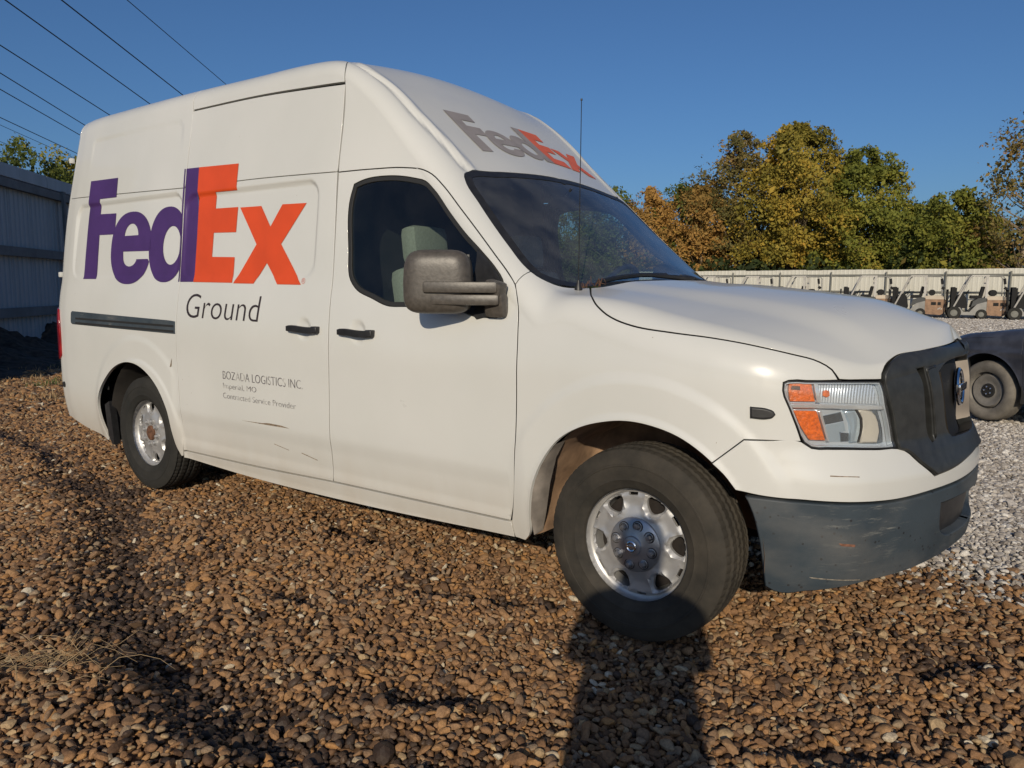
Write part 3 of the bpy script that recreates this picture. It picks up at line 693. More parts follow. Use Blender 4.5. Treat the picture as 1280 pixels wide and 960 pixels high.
def tree(kind, label, x, y, H, Wd, mat, seed, nleaf, low=.15, leaf=.16, group=None, sparse=1., lean=0., tr_vis=.135):
    rs = random.Random(seed); t = thing(kind, label, 'tree', (x,y,0), 0, group); mb = MB()
    for q in range(rs.choice((2,2,3)) if sparse < 1.2 else 1):
        bx, by = rs.uniform(-.5,.5)*q, rs.uniform(-.4,.4)*q; pts = []; hh = H*rs.uniform(.70,.86); dx, dy = rs.uniform(-.14,.14)*Wd+lean, rs.uniform(-.1,.1)*Wd
        for k in range(7): f = k/6; pts.append((bx+dx*f*f+.08*math.sin(k*2+q), by+dy*f+.08*math.cos(k*1.7), hh*f))
        mb.tube(pts, [tr_vis*H/9*(1-.85*k/6) for k in range(7)], 7)
        for b in range(int(10+H)):
            f = rs.uniform(low+.05, .95); p0 = Vector(pts[min(5, int(f*6))]).lerp(Vector(pts[min(6, int(f*6)+1)]), f*6-int(f*6)); a = rs.uniform(0, 6.283); L = Wd*.46*rs.uniform(.45, 1.)*math.sin(math.pi*min(1, .25+f*.72))**.6
            p1 = p0+Vector((math.cos(a)*L, math.sin(a)*L, L*rs.uniform(.35, .9))); pm = p0.lerp(p1, .5)+Vector((0,0,-.06*L)); r0 = tr_vis*H/9*(1-.8*f)*.5; mb.tube([p0, pm, p1], [r0, r0*.6, .012], 5)
    mb.build('trunk', M['bark'], t, smooth=True)
    crown('crown', H, Wd*1.12, nleaf, leaf, mat, t, seed, low, lean, sparse); return t
TREES = [(-26.9,50.5,8.4,3.6,'leaf_orange','orange brown autumn tree nearest the van windshield','autumn_tree',5000,.22,1),
 (-24.9,52,9.1,5.2,'leaf_green','rounded green tree between two orange trees left of the tall olive tree','green_tree',5200,.05,1),
 (-22.7,50.5,8.7,5.0,'leaf_orange','orange brown tree against the foot of the tall olive tree','autumn_tree',6000,.24,1),
 (-20.2,51,11.7,6.0,'leaf_olive','tall olive brown tree with thin pale trunks showing, left of the yellow tree','thin_tree',6800,.34,1),
 (-15.9,50,11.6,7.0,'leaf_yellow','tallest yellow orange tree in the middle of the row','autumn_tree',10500,.26,1),
 (-12.0,51,9.9,6.4,'leaf_lime','yellow green tree right of the tallest yellow tree','broadleaf_tree',9800,.18,1),
 (-8.8,53,6.6,7.0,'leaf_green','low green tree behind the forklifts, dip in the tree line','green_tree',8000,.06,1),
 (-6.3,49,6.8,5.0,'leaf_lime','low yellowing tree with a bare pale trunk right of the green dip','broadleaf_tree',4200,.2,1),
 (-2.9,47.5,10.9,5.0,'leaf_olive','tall sparse tree at the right edge of the photo','sparse_tree',3000,.2,.6),
 (-.2,50,9.0,4.4,'leaf_lime','yellow green tree beyond the right edge of the row','broadleaf_tree',4000,.1,1),
 (-31.5,53,9.0,5.5,'leaf_green','green tree seen through the windshield, right of the sky gap','green_tree',4500,.05,1),
 (-36.5,56,9.2,6.0,'leaf_green','broad green tree seen through the windshield beside the wiper','green_tree',4500,.05,1),
 (-42.5,57,7.6,6.0,'leaf_lime','low yellow green tree seen through the far cab window','broadleaf_tree',3500,.05,1),
 (4.5,51,9.6,6.5,'leaf_yellow','yellow tree well beyond the right edge of the row','autumn_tree',5000,.12,1),
 (9.5,52,8.6,6.5,'leaf_green','green tree well beyond the right edge of the row','green_tree',5000,.06,1),
 (15,51,9.4,6.5,'leaf_lime','yellow green tree at the far right end of the row','broadleaf_tree',5000,.1,1),
 (-17.9,54,10.4,4.2,'leaf_olive','brownish tree filling the gap behind the tallest yellow tree','thin_tree',4200,.08,1)]
for i, (x, y, H, W_, mt, lb, kd, nl, lw, sp_) in enumerate(TREES):
    tree(kd, lb, x, y, H, W_, M[mt], 100+i*7, int(nl*3.8*(.8 if 'thin' in kd or 'sparse' in kd else 1)), low=lw, leaf=.088, sparse=(.7 if ('thin' in kd or 'sparse' in kd) else 1), group='trees beyond the white fence', lean=(.6 if i == 8 else 0))
tree('green_tree', 'small green tree top showing above the left wall, nearer the photo edge', -24.3, 6.6, 5.45, 3.6, M['leaf_green'], 301, 15000, low=.1, leaf=.045, group='trees behind the left wall')
tree('green_tree', 'small yellowish tree top showing between the left wall and the van roof', -25.2, 8.3, 5.5, 3.4, M['leaf_lime'], 302, 15000, low=.1, leaf=.045, group='trees behind the left wall')
def undergrowth():
    rg = np.random.default_rng(9); bl = []
    for i in range(190):
        x = -50+i*.36; bl.append((x, 46.6+rg.uniform(0, 3.5), rg.uniform(.6, 2.7), rg.uniform(.8,1.6), .9, rg.uniform(.7,1.5), rg.uniform(.1,.8)))
    for i in range(115):
        x = -50+i*.6; bl.append((x, 54+rg.uniform(0, 5), rg.uniform(1.5, 5.6), 1.9, 1.4, 1.7, rg.uniform(.0,.5)))
    t = leaves('undergrowth', bl, 62000, .17, M['leaf_dark'], None, 5); tag(t, kind='stuff')
undergrowth()
# ------------------------------------------------------------------ white sheet fence
fen = thing('sheet_fence', 'long white corrugated metal fence behind the forklifts', 'fence', (-20,43,0))
def sheet_mesh(W_, H, nrib=4, dep=.009):
    pts = [(-W_/2, 0)]
    for k in range(nrib):
        c = -W_/2+(k+.5)*W_/nrib; q = W_/nrib
        pts += [(c-q*.22, 0), (c-q*.12, -dep), (c+q*.12, -dep), (c+q*.22, 0)]
    pts += [(W_/2-.006, 0), (W_/2-.006, -.006), (W_/2+.012, -.006)]
    V = [(x, y, z) for z in (0, H) for x, y in pts]; n = len(pts)
    me = bpy.data.meshes.new('fence_panel'); me.from_pydata(V, [], [(i, i+1, i+1+n, i+n) for i in range(n-1)]); return me
sm = sheet_mesh(.90, 2.45); sm.materials.append(M['fence'])
for k in range(58):
    o = bpy.data.objects.new('fence_panel', sm); COL.objects.link(o); o.parent = fen; o.location = (-3.3+.9*k, .012*((k*7) % 3-1), .03+.02*((k*5) % 4-1.5)/2)
for k in range(17):
    mb = MB(); px_ = 2.74+k*2.88; mb.tube([(px_, -.14, 0), (px_, -.14, 2.36)], .045, 8); mb.build('fence_post', M['rail'], fen, smooth=True)
for z_ in (2.18, 1.28, .35):
    mb = MB(); mb.box((22.5,-.055,z_), (52.4,.05,.09)); mb.build('fence_rail', M['rail'], fen)
# ------------------------------------------------------------------ wall at the left
A0, A1 = Vector((-9.0,-3.19,0)), Vector((-25.4,12.44,0)); dv_ = (A1-A0).normalized(); Lw = (A1-A0).length; ang = math.atan2(dv_.y, dv_.x)
wl_ = thing('corrugated_wall', 'tall blue grey corrugated metal wall in shade left of the van', 'wall', A0, ang)
sm2 = sheet_mesh(.90, 3.30, 5, .02); sm2.materials.append(M['wall'])
for k in range(int(Lw/.9)+1):
    o = bpy.data.objects.new('wall_sheet', sm2); COL.objects.link(o); o.parent = wl_; o.location = (.45+.9*k, .02, .0)
for z_, hh in ((3.20,.16),(1.98,.17),(.86,.17)):
    mb = MB(); mb.box((Lw/2,-.07,z_), (Lw,.10,hh)); mb.build('wall_rail', M['wallrail'], wl_)
sm3 = None
for k in range(int(Lw/1.2)):
    mb = MB(); mb.box((.6+1.2*k,-.02+.003*(k%2),3.42), (1.19,.16,.24), bev=.01); mb.build('wall_cap', M['wall'], wl_)
for k in range(6):
    mb = MB(); mb.box((2.45+3.9*k,-.145,1.66), (.12,.05,3.30)); mb.build('wall_post', M['wallrail'], wl_)
# litter heap and dead grass along the foot of the wall
def heap():
    rg = np.random.default_rng(3); V = []; F = []; n, m = 150, 14
    for i in range(n):
        f = i/(n-1)
        for j in range(m):
            t = j/(m-1); p = A0+dv_*(Lw*f); o = Vector((dv_.y, -dv_.x, 0))*(-1)
            o = Vector((-dv_.y, dv_.x, 0)); o = -o
            q = p+o*(-.05+1.7*t)*-1 if False else p-o*-1*(-.05+1.7*t)
            h = (.48+.14*math.sin(i*.31)+.1*math.sin(i*.83))*(1-t)**1.2*(1+.25*rg.normal()*(.3+t*0)); V.append((q.x, q.y, max(-.03, h-.03)))
    for i in range(n-1):
        for j in range(m-1): F.append((i*m+j, (i+1)*m+j, (i+1)*m+j+1, i*m+j+1))
    tag(mkmesh('leaf_litter', V, F, M['mulch'], smooth=False), kind='stuff')
heap()
def blades(name, spots, n, h, mat, seed, lean=.5, w=.006, spread=.25):
    rg = np.random.default_rng(seed); V = []; F = []
    for (x, y) in spots:
        for k in range(n):
            a = rg.uniform(0, 6.283); r_ = spread*rg.random()**.7; bx, by = x+r_*math.cos(a), y+r_*math.sin(a); b = rg.uniform(0, 6.283); L = h*rg.uniform(.4, 1.2); ln = lean*rg.uniform(.3, 1.4)
            z0 = float(gh(bx, by)); p = [Vector((bx, by, z0)), Vector((bx+math.cos(b)*L*ln*.45, by+math.sin(b)*L*ln*.45, z0+L*.6)), Vector((bx+math.cos(b)*L*ln, by+math.sin(b)*L*ln, z0+L*(1-.45*ln)))]
            s_ = Vector((-math.sin(b), math.cos(b), 0))*w; k0 = len(V); V += [p[0]-s_, p[0]+s_, p[1]-s_*.7, p[1]+s_*.7, p[2]]; F += [(k0, k0+1, k0+3, k0+2), (k0+2, k0+3, k0+4)]
    return tag(mkmesh(name, V, F, mat, smooth=False), kind='stuff')
nrm_ = Vector((dv_.y, -dv_.x, 0))
sp1 = [tuple((A0+dv_*random.uniform(2, Lw)+nrm_*-1*-random.uniform(.3, 2.2))[:2]) for _ in range(46)]
sp1 = [(A0+dv_*random.uniform(2, Lw)-Vector((-dv_.y, dv_.x, 0))*0+Vector((dv_.y*-1, dv_.x, 0))*0).to_tuple()[:2] for _ in range(0)]
wn_side = Vector((-dv_.y, dv_.x, 0)); wn_side = wn_side if wn_side.dot(Vector((CAM.x, CAM.y, 0))-A0) > 0 else -wn_side
sp1 = [tuple((A0+dv_*random.uniform(2, Lw)+wn_side*random.uniform(.8, 3.0))[:2]) for _ in range(60)]
blades('dead_grass', sp1[:38], 60, .12, M['straw'], 11, .7, .006, .5)
blades('green_grass', sp1[38:]+[(-10.6,1.6),(-11.2,2.0),(-10.9,2.4),(-9.9,1.5)], 110, .09, M['grass'], 12, .5, .005, .35)
# dry straw tuft in the foreground rut
def straw(name, label, c, n, L0, seed, mat, spread, zb=None, rad=.0012, flat=.35, head=None):
    rg = np.random.default_rng(seed); mb = MB()
    for k in range(n):
        a = (head if head is not None else 0)+rg.normal(0, .8)+(math.pi if rg.random() < .35 else 0); x, y = c[0]+rg.normal(0, spread), c[1]+rg.normal(0, spread*.6); L = L0*rg.uniform(.4, 1.2); z0 = (float(gh(x, y))+.035) if zb is None else zb
        cv_ = rg.normal(0, .5); pts = []
        for q in range(5):
            f = q/4; pts.append((x+math.cos(a+cv_*f)*L*f, y+math.sin(a+cv_*f)*L*f, z0+L*flat*math.sin(math.pi*min(1, f*.9))*rg.uniform(.3,1.1)))
        mb.tube(pts, [rad, rad, rad*.9, rad*.7, rad*.4], 4, caps=False)
    return mb.build(name, mat)
tag(straw('straw_tuft', '', (-1.42,-2.52), 48, .24, 21, M['straw'], .10, head=.75), 'small tuft of dry straw lying in the gravel rut at lower left', 'straw')
# ------------------------------------------------------------------ power lines
for i, (a, b) in enumerate([((-33.9,9.8,12.4),(-45.7,21.5,12.4)),((-32.1,11.1,12.4),(-42.1,21.6,12.4)),((-30.0,12.6,12.4),(-38.0,21.8,12.4)),((-40.6,12.0,12.4),(-50.6,21.3,12.4)),((-46.1,14.0,12.4),(-56.0,22.5,12.4)),((-49.9,15.3,12.4),(-60.2,24.1,12.4)),((-58.4,18.3,12.4),(-68.6,27.4,12.4)),((-61.3,19.4,12.4),(-71.6,28.6,12.4)),((-68.3,21.8,12.4),(-78.0,30.3,12.4))]):
    a = Vector(a); b = Vector(b); dl = (b-a).normalized(); mb = MB(); rad = .024 if i in (0,1,3,4,5,6) else .015
    mb.tube([a-dl*60+Vector((0,0,2.5)), a-dl*30+Vector((0,0,.8)), a-dl*8, a, b, b+dl*30, b+dl*140+Vector((0,0,.5))], rad*1.2, 5)
    lbs = ['upper left power wire running from the top left corner towards the van roof','power wire second from the right crossing above the van roof','faint thin power wire farthest right above the van roof','power wire meeting the rear top corner of the van','power wire just below the one meeting the van rear corner','power wire third below the van rear corner','lowest dark power wire above the small trees at left','faint power wire just below the lowest dark wire','lowest faint power wire touching the tree top at left']
    tag(mb.build('power_line', M['wire'], smooth=True), lbs[i], 'power line', 'overhead power lines')
# ------------------------------------------------------------------ delivery van
def z2w(s, z): return (np.asarray(z, float)-Z0)/(fE(s)-Z0)
def rrect(x, y, x0, x1, y0, y1, r):
    cx, cy = (x0+x1)/2, (y0+y1)/2; qx = np.abs(x-cx)-(x1-x0)/2+r; qy = np.abs(y-cy)-(y1-y0)/2+r
    return np.hypot(np.maximum(qx, 0), np.maximum(qy, 0))+np.minimum(np.maximum(qx, qy), 0)-r
def disp(s, w, P):
    z = P[:,2]; d_ = np.zeros(len(s)); wall = (w < 1.02)
    rear = s < -3.22
    q1 = rrect(s, z, -4.74, -3.245, 1.425, 1.945, .09); q2 = rrect(s, z, -3.195, -1.925, 1.415, 1.925, .09)
    q = np.where(rear, q1, q2); dep = .004+.0115*np.clip((z-1.42)/.5, 0, 1)
    d_ -= dep*ss(-q, -.010, .016)*wall
    # shallow pressing of the high roof extension
    q3 = rrect(s, z, -4.62, -3.30, 2.07, 2.40, .06); d_ -= .004*ss(-q3, -.02, .02)*wall*ss(z, 2.15, 2.38)
    # wheel-arch flares
    for cx, cz, R in ((0., .40, .645), (-3.73, .38, .655)):
        rr = np.hypot(s-cx, z-cz); fl = ss(rr, R+.02, R-.035)*wall*(z < 1.15)*(ss(s, -.60, -.50) if cx == 0 else 1-ss(s, -3.30, -3.23)); d_ += (.0075 if cx == 0 else .005)*fl
        rl = .475 if cx == 0 else .48; d_ += .006*ss(rr, rl+.035, rl)*wall*(z < 1)
    # door-handle dishes
    for cx in (-1.963, -1.545):
        rr = np.hypot(s-cx, (z-1.15)*1.0); d_ -= .011*ss(rr, .062, .03)*wall
    # lower door crease
    lo = wall*(s < -.6)*(s > -3.25); d_ -= .009*ss(z, .60, .50)*lo*ss(z, .36, .42)
    # window pressing around the front door glass
    # raised hood dome
    hd = (w > 1.0)*(s > -.45); d_ += hd*.016*ss(np.abs(P[:,1]), .66, .46)*ss(P[:,0], .86, .55)
    # bead along the front roof edge
    fr = (s < -1.02)*(s > -1.95)*(w > 1.0)
    wc = np.interp(s, [-1.9,-1.7,-1.4,-1.2,-1.05], [2.06,1.9,1.80,1.93,2.03])
    kk = np.where(w > 2, .75, .26); t = (w-wc)*kk
    t = np.where(wc < 2, np.where(w > 2, (2-wc)*.26+(w-2)*.75, (w-wc)*.26), np.where(w < 2, (w-2)*.26-(wc-2)*.75, (w-wc)*.75))
    d_ += fr*(-.012*np.exp(-(t/.018)**2)+.010*np.exp(-((t-.045)/.022)**2))*ss(s, -1.02, -1.12)*ss(s, -1.95, -1.75)
    return d_
BS = Surf(base, disp, True); BP = Surf(base, None, True)
paint = M['paint']
van = thing('delivery_van', 'white high roof delivery van with purple and orange lettering parked on brown gravel', 'van')
SG_R = [(-3.195,.992),(-3.205,.886),(-3.218,.773)]
DT = [(-1.781,.784),(-1.546,.858),(-1.343,.957),(-1.243,1.053),(-1.167,1.234),(-1.099,1.298),(-.978,1.337),(-.86,1.372),(-.742,1.377),(-.651,1.371),(-.608,1.336),(-.580,1.146)]
DF = [(-.560,.90),(-.553,.722),(-.557,.43),(-.588,.108),(-.602,.063)]
SLR = [(-3.216,.507),(-3.217,.379),(-3.222,.321),(-3.216,.124),(-3.25,.012)]
SLF = [(-1.776,.58),(-1.762,.362),(-1.770,.136),(-1.786,.024)]
FARCH = [(-.494,.117),(-.467,.273),(-.413,.399),(-.327,.506),(-.244,.576),(-.13,.642),(-.02,.684),(.085,.695),(.185,.678),(.281,.623),(.318,.590)]
RARCH = [(-4.29,-.02),(-4.345,.06),(-4.345,.10),(-4.31,.133),(-4.197,.188),(-4.035,.236),(-3.865,.256),(-3.707,.252),(-3.561,.226),(-3.444,.185),(-3.362,.128),(-3.338,.060),(-3.318,.018),(-3.285,-.008)]
SEAM_R = [(-4.93,.791),(-4.6,.787),(-3.9,.780),(-3.222,.7735)]
WIN = [(-1.682,.745),(-1.662,.782),(-1.61,.807),(-1.45,.88),(-1.271,.965),(-1.204,.995),(-1.144,1.032),(-1.032,1.035),(-.921,1.073),(-.816,1.16),(-.713,1.194),(-.675,1.165),(-.658,1.02),(-.654,.94),(-.682,.884),(-.8,.805),(-.937,.747),(-1.1,.67),(-1.245,.608),(-1.361,.568),(-1.463,.552),(-1.598,.542),(-1.640,.552),(-1.672,.62)]
LAMP = [(.544,.977),(.545,1.05),(.560,1.10),(.616,1.136),(.682,1.174),(.755,1.206),(.835,1.209),(.924,1.071),(.933,.985),(.951,.888),(.979,.78),(.997,.674),(.914,.689),(.837,.705),(.767,.712),(.70,.714),(.645,.716),(.619,.738),(.593,.812),(.567,.894)]
for side in (1, -1):
    nr = 'rear_quarter_panel'
    rq = [(-4.93,.791)]+SEAM_R[1:]+SLR[:-1]+[(-3.250,.012),(-3.262,-.006)]+RARCH[::-1]+[(-4.378,-.011),(-4.67,.008),(-4.95,.035),(-4.95,.1)]
    panel(BS, nr, [rq], paint, van, side=side, ds=.016)
    up = [(-4.93,.791)]+SEAM_R[1:]+[(-3.205,.886),(-3.193,.992),(-3.20,1.2),(-3.20,2.0),(-3.2,3.0),(-4.0,3.0),(-4.93,3.0),(-4.93,2.0),(-4.93,1.0)]
    panel(BS, 'high_roof_rear_section', [up], paint, van, side=side, ds=.03, center=True)
    back = [(-4.93,.03),(-4.93,.8),(-4.93,1),(-4.93,2),(-4.93,3),(-5.4,3),(-6,3),(-6,2),(-6,1),(-6,.03)]
    panel(BS, 'rear_door', [back], paint, van, side=side, ds=.03, center=True, raw=True)
    sd = [(-3.216,.773),(-2.5,.776),(-1.788,.784)]+SLF+[(-2.4,.016)]+SLR[::-1]
    slider = panel(BS, 'sliding_door', [sd], paint, van, side=side, ds=.0135, gap=.0022)
    su = [(-3.216,.773),(-3.205,.886),(-3.193,.989),(-2.5,.989),(-1.782,.994),(-1.780,.90),(-1.788,.784),(-2.5,.776)]
    supper = panel(BS, 'upper_door_panel', [su], paint, slider if side == 1 else slider, side=side, ds=.02, gap=.0012)
    rp = [(-3.193,.9915),(-2.5,.9920),(-1.786,.998),(-1.80,1.4),(-1.86,2.0),(-1.9,2.5),(-1.92,3),(-2.5,3),(-3.2,3),(-3.2,2),(-3.2,1.2)]
    panel(BS, 'roof_panel', [rp], paint, van, side=side, ds=.03, gap=.003, center=True)
    fd = DT+DF+[(-1.179,.037)]+SLF[::-1]
    fdoor = panel(BS, 'front_door', [fd, WIN], paint, van, side=side, ds=.016, gap=.0028, edge_mat=M['seal'])
    if side == 1: front_door = fdoor; slide_door = slider
    wc_ = curve(BS, WIN); w2 = inset(BS, wc_, .021)
    panel(BS, 'window_seal', [wc_, w2], M['rubber'], fdoor, side=side, off=-.002, gap=-.001, roll=.003, ds=.03)
    panel(BS, 'window_glass', [w2], M['glass'], fdoor, side=side, off=-.008, gap=-.006, thick=.003, ds=.04)
    sail = [(-.835,.80),(-.835,1.12),(-.816,1.14),(-.73,1.17),(-.69,1.15),(-.674,1.02),(-.668,.94),(-.69,.888),(-.79,.80)]
    panel(BS, 'mirror_mounting_panel', [sail], M['black'], fdoor, side=side, off=.006, gap=0, ds=.03)
    frp = [(-1.781,.784)]+DT[1:-1]+[(-.594,1.598),(-.582,1.80),(-.62,1.767),(-.706,1.75),(-.811,1.761),(-.923,1.78),(-1.03,1.82),(-1.058,1.90),(-1.066,2.0),(-1.06,2.265),(-1.048,2.564),(-1.038,3.0),(-1.3,3),(-1.6,3),(-1.92,3),(-1.9,2.5),(-1.86,2.0),(-1.80,1.4),(-1.786,1.0)]
    panel(BS, 'front_roof_section', [frp], paint, van, side=side, ds=.02, center=True, gap=.0016)
    fe_ = [(-.598,.063)]+DF[::-1][1:]+[(-.580,1.146),(-.608,1.336),(-.594,1.598),(-.582,1.80),(-.551,1.847),(-.499,2.02),(-.447,2.111),(-.402,2.203),(-.329,2.085),(-.261,1.849),(-.224,1.64),(-.19,1.53),(-.153,1.45),(-.105,1.402),(-.034,1.392),(.129,1.478),(.277,1.563),(.417,1.625),(.552,1.655),(.65,1.61),(.702,1.47),(.734,1.215),(.682,1.178),(.616,1.140),(.560,1.104),(.545,1.054),(.544,.977),(.567,.894),(.593,.808),(.61,.745),(.50,.736),(.425,.725),(.318,.590)]+FARCH[::-1][1:]+[(-.505,.02),(-.53,-.012),(-.59,-.01)]
    panel(BS, 'front_fender', [fe_], paint, van, side=side, ds=.016, gap=.0013)
    rk = [(-3.262,-.012),(-3.250,.009),(-2.4,.0125),(-1.786,.021),(-1.179,.033),(-.602,.058),(-.592,-.012),(-1.5,-.022),(-2.5,-.022)]
    panel(BS, 'rocker_panel', [rk], paint, van, side=side, ds=.03, gap=.001, thick=.05)
    lampg = panel(BP, 'headlight_housing', [LAMP], M['black'], None, side=side, off=-.045, gap=-.004, thick=.02, ds=.03)
    lampg.parent = van; lampg.name = 'headlight' if side == 1 else 'headlight.001'
    # rim around the lamp, lens, chrome dividers, amber blocks, bowls
    lc = curve(BP, LAMP); l2 = inset(BP, lc, .0052)
    panel(BP, 'lamp_seal', [lc, l2], M['black'], lampg, side=side, off=.001, gap=.0005, thick=.05, roll=.002)
    l3 = inset(BP, lc, .012)
    panel(BP, 'bezel', [l2, l3], M['lampsmooth'], lampg, side=side, off=-.006, gap=.0, thick=.018, roll=.003)
    panel(BP, 'reflector_backing', [l3], M['lampsmooth'], lampg, side=side, off=-.026, gap=-.003, thick=.004, ds=.02)
    def LP(nm, pts, mat, off, thick=.012, roll=.002, raw=False, ds=.015, gap=0): return panel(BP, nm, [pts], mat, lampg, side=side, off=off, gap=gap, thick=thick, roll=roll, raw=raw, ds=ds)
    LP('divider', [(.560,.918),(.68,.925),(.812,.918),(.945,.886),(.944,.864),(.812,.893),(.68,.902),(.566,.896)], M['lampbright'], -.008, .02, .004)
    LP('turn_signal', [(.564,.990),(.566,1.062),(.60,1.086),(.640,1.105),(.656,.934),(.570,.928)], M['amber'], -.012)
    LP('signal_bulb', [(.572,.985),(.574,1.005),(.601,1.010),(.603,.985)], M['rust'], -.0095, .004)
    LP('turn_signal', [(.583,.887),(.663,.890),(.702,.750),(.641,.752),(.61,.81)], M['amber'], -.012)
    LP('divider', [(.660,.93),(.646,1.11),(.664,1.115),(.676,.93)], M['lampbright'], -.008, .02, .003)
    LP('divider', [(.667,.892),(.707,.745),(.718,.745),(.680,.892)], M['lampbright'], -.008, .02, .003)
    LP('fluted_reflector', [(.680,.93),(.670,1.11),(.73,1.135),(.83,1.12),(.895,1.04),(.915,.95),(.925,.895),(.812,.922)], M['lampback'], -.021, .004, .001, ds=.01)
    LP('amber_bulb', [(.686,.984),(.700,.992),(.713,.985),(.713,.962),(.700,.955),(.686,.962)], M['amber'], -.015, .006)
    LP('reflector_facet', [(.692,.865),(.764,.883),(.778,.839),(.698,.822)], M['lampfacet'], -.022, .004, .001, True)
    LP('reflector_facet', [(.700,.818),(.779,.834),(.790,.79),(.764,.785),(.770,.742),(.713,.742)], M['lampblue'], -.023, .004, .001, True)
    LP('reflector_facet', [(.764,.785),(.801,.780),(.802,.742),(.770,.742)], M['lampfacet'], -.020, .006, .001, True)
    LP('projector_ring', [(.770,.888),(.799,.828),(.806,.78),(.805,.735),(.836,.733),(.846,.775),(.848,.803),(.844,.843),(.821,.890)], M['lampblue'], -.014, .012, .006)
    LP('projector_gap', [(.823,.891),(.846,.845),(.8505,.803),(.847,.775),(.838,.735),(.842,.734),(.852,.775),(.855,.803),(.851,.845),(.828,.890)], M['black'], -.0125, .01, .001)
    LP('lamp_drum', [(.829,.889),(.862,.886),(.893,.872),(.915,.845),(.930,.805),(.937,.763),(.926,.712),(.845,.729),(.853,.775),(.856,.803),(.852,.845)], M['lampdrum'], -.013, .014, .007)
    LP('reflector_facet', [(.899,.878),(.925,.866),(.957,.745),(.958,.709),(.935,.710),(.942,.765),(.931,.815)], M['lampfacet'], -.020, .006, .001)
    panel(BP, 'lens', [lc], M['lens'], lampg, side=side, off=.0, gap=.004, thick=.004, ds=.03)
    # black side marker
    mk = [(.441,.882),(.50,.884),(.518,.876),(.524,.862),(.515,.846),(.50,.838),(.443,.830)]
    panel(BP, 'side_marker', [mk], M['black'], van, side=side, off=.013, gap=0, thick=.02, roll=.007, ds=.01, corner=60, step=.006)
    # front bumper cover and lower bumper pieces, per half joined below
hood = [(-.400,2.203),(-.329,2.085),(-.261,1.849),(-.224,1.64),(-.19,1.53),(-.153,1.45),(-.105,1.402),(-.034,1.392),(.129,1.478),(.277,1.563),(.417,1.625),(.552,1.655),(.65,1.61),(.702,1.47),(.736,1.215),(.755,1.210),(.835,1.213),(.926,1.078),(.925,1.318),(.934,1.65),(.948,1.95),(.985,2.056),(1.146,2.057),(1.411,2.005),(1.6,1.985),(1.6,3),(1.3,3),(.9,3),(.4,3),(-.1,3),(-.245,3),(-.27,2.8),(-.32,2.5),(-.37,2.3)]
panel(BS, 'hood', [hood], paint, van, side=0, center=True, ds=.02, gap=.0045, thick=.03, edge_mat=M['seal'])
cov = [(.318,.588),(.425,.722),(.50,.733),(.61,.742),(.645,.714),(.70,.711),(.767,.709),(.837,.702),(.914,.686),(.998,.670),(1.03,.655),(1.085,.59),(1.164,.508),(1.303,.510),(1.45,.525),(1.6,.535),(1.6,.452),(1.421,.442),(1.153,.445),(.941,.45),(.79,.466),(.62,.474),(.46,.478),(.404,.484),(.36,.547)]
panel(BS, 'bumper_cover', [cov], paint, van, side=0, center=True, ds=.02, gap=.0005)
FOG = [(1.233,.354),(1.237,.27),(1.255,.225),(1.301,.190),(1.42,.178),(1.6,.178),(1.6,.345),(1.372,.350)]
bmp = [(.434,.462),(.462,.384),(.488,.263),(.510,.102),(.520,.02),(.552,-.004),(.659,.0),(.771,.019),(.898,.041),(1.054,.05),(1.222,.067),(1.409,.085),(1.6,.095),(1.6,.178),(1.42,.178),(1.301,.190),(1.255,.225),(1.237,.27),(1.233,.354),(1.372,.350),(1.6,.345),(1.6,.440),(1.421,.430),(1.153,.434),(.941,.44),(.79,.457),(.62,.464),(.50,.466)]
bump_o = panel(BS, 'lower_bumper', [bmp], M['bumper'], van, side=0, center=True, ds=.02, thick=.05, roll=.008)
panel(BS, 'number_plate_recess', [FOG], M['black'], bump_o, side=0, center=True, off=-.035, gap=-.006, ds=.03)
GR = [(.925,1.318),(.927,1.05),(.935,.953),(.969,.828),(1.0,.665),(1.035,.650),(1.09,.585),(1.166,.512),(1.303,.514),(1.45,.529),(1.6,.539),(1.6,1.975),(1.411,1.995),(1.146,2.047),(.99,2.046),(.955,1.95),(.936,1.6)]
SLOT = [(1.106,1.15),(1.125,.98),(1.145,.86),(1.182,.68),(1.194,.655),(1.208,.66),(1.196,.75),(1.170,.87),(1.150,.98),(1.143,1.13)]
SLAT = [(1.150,1.13),(1.225,1.10),(1.232,.95),(1.236,.80),(1.218,.66),(1.204,.75),(1.178,.87),(1.158,.98)]
CEN = [(1.255,.965),(1.285,.82),(1.335,.67),(1.36,.64),(1.6,.62),(1.6,.985),(1.30,.985)]
GRC = [p for p in GR]
cut_c = [(1.6,1.02),(1.37,1.03),(1.325,1.0),(1.355,.80),(1.385,.66),(1.41,.63),(1.6,.63)]
gr_outer = [(.925,1.318),(.927,1.05),(.935,.953),(.969,.828),(1.0,.665),(1.035,.650),(1.09,.585),(1.166,.512),(1.303,.514),(1.45,.529),(1.6,.539),(1.6,.62),(1.36,.64),(1.335,.67),(1.285,.82),(1.255,.965),(1.30,.985),(1.6,.985),(1.6,2.0),(1.411,2.012),(1.146,2.058),(.99,2.055),(.955,1.97),(.936,1.6)]
grl = panel(BP, 'grille', [gr_outer, SLOT], M['grille'], van, side=0, center=True, ds=.016, off=.012, thick=.055, roll=.006, gap=.002)
for sd_ in (1, -1): panel(BP, 'grille_blade', [SLAT], M['grille'], grl, side=sd_, off=.019, gap=0, thick=.01, roll=.006)
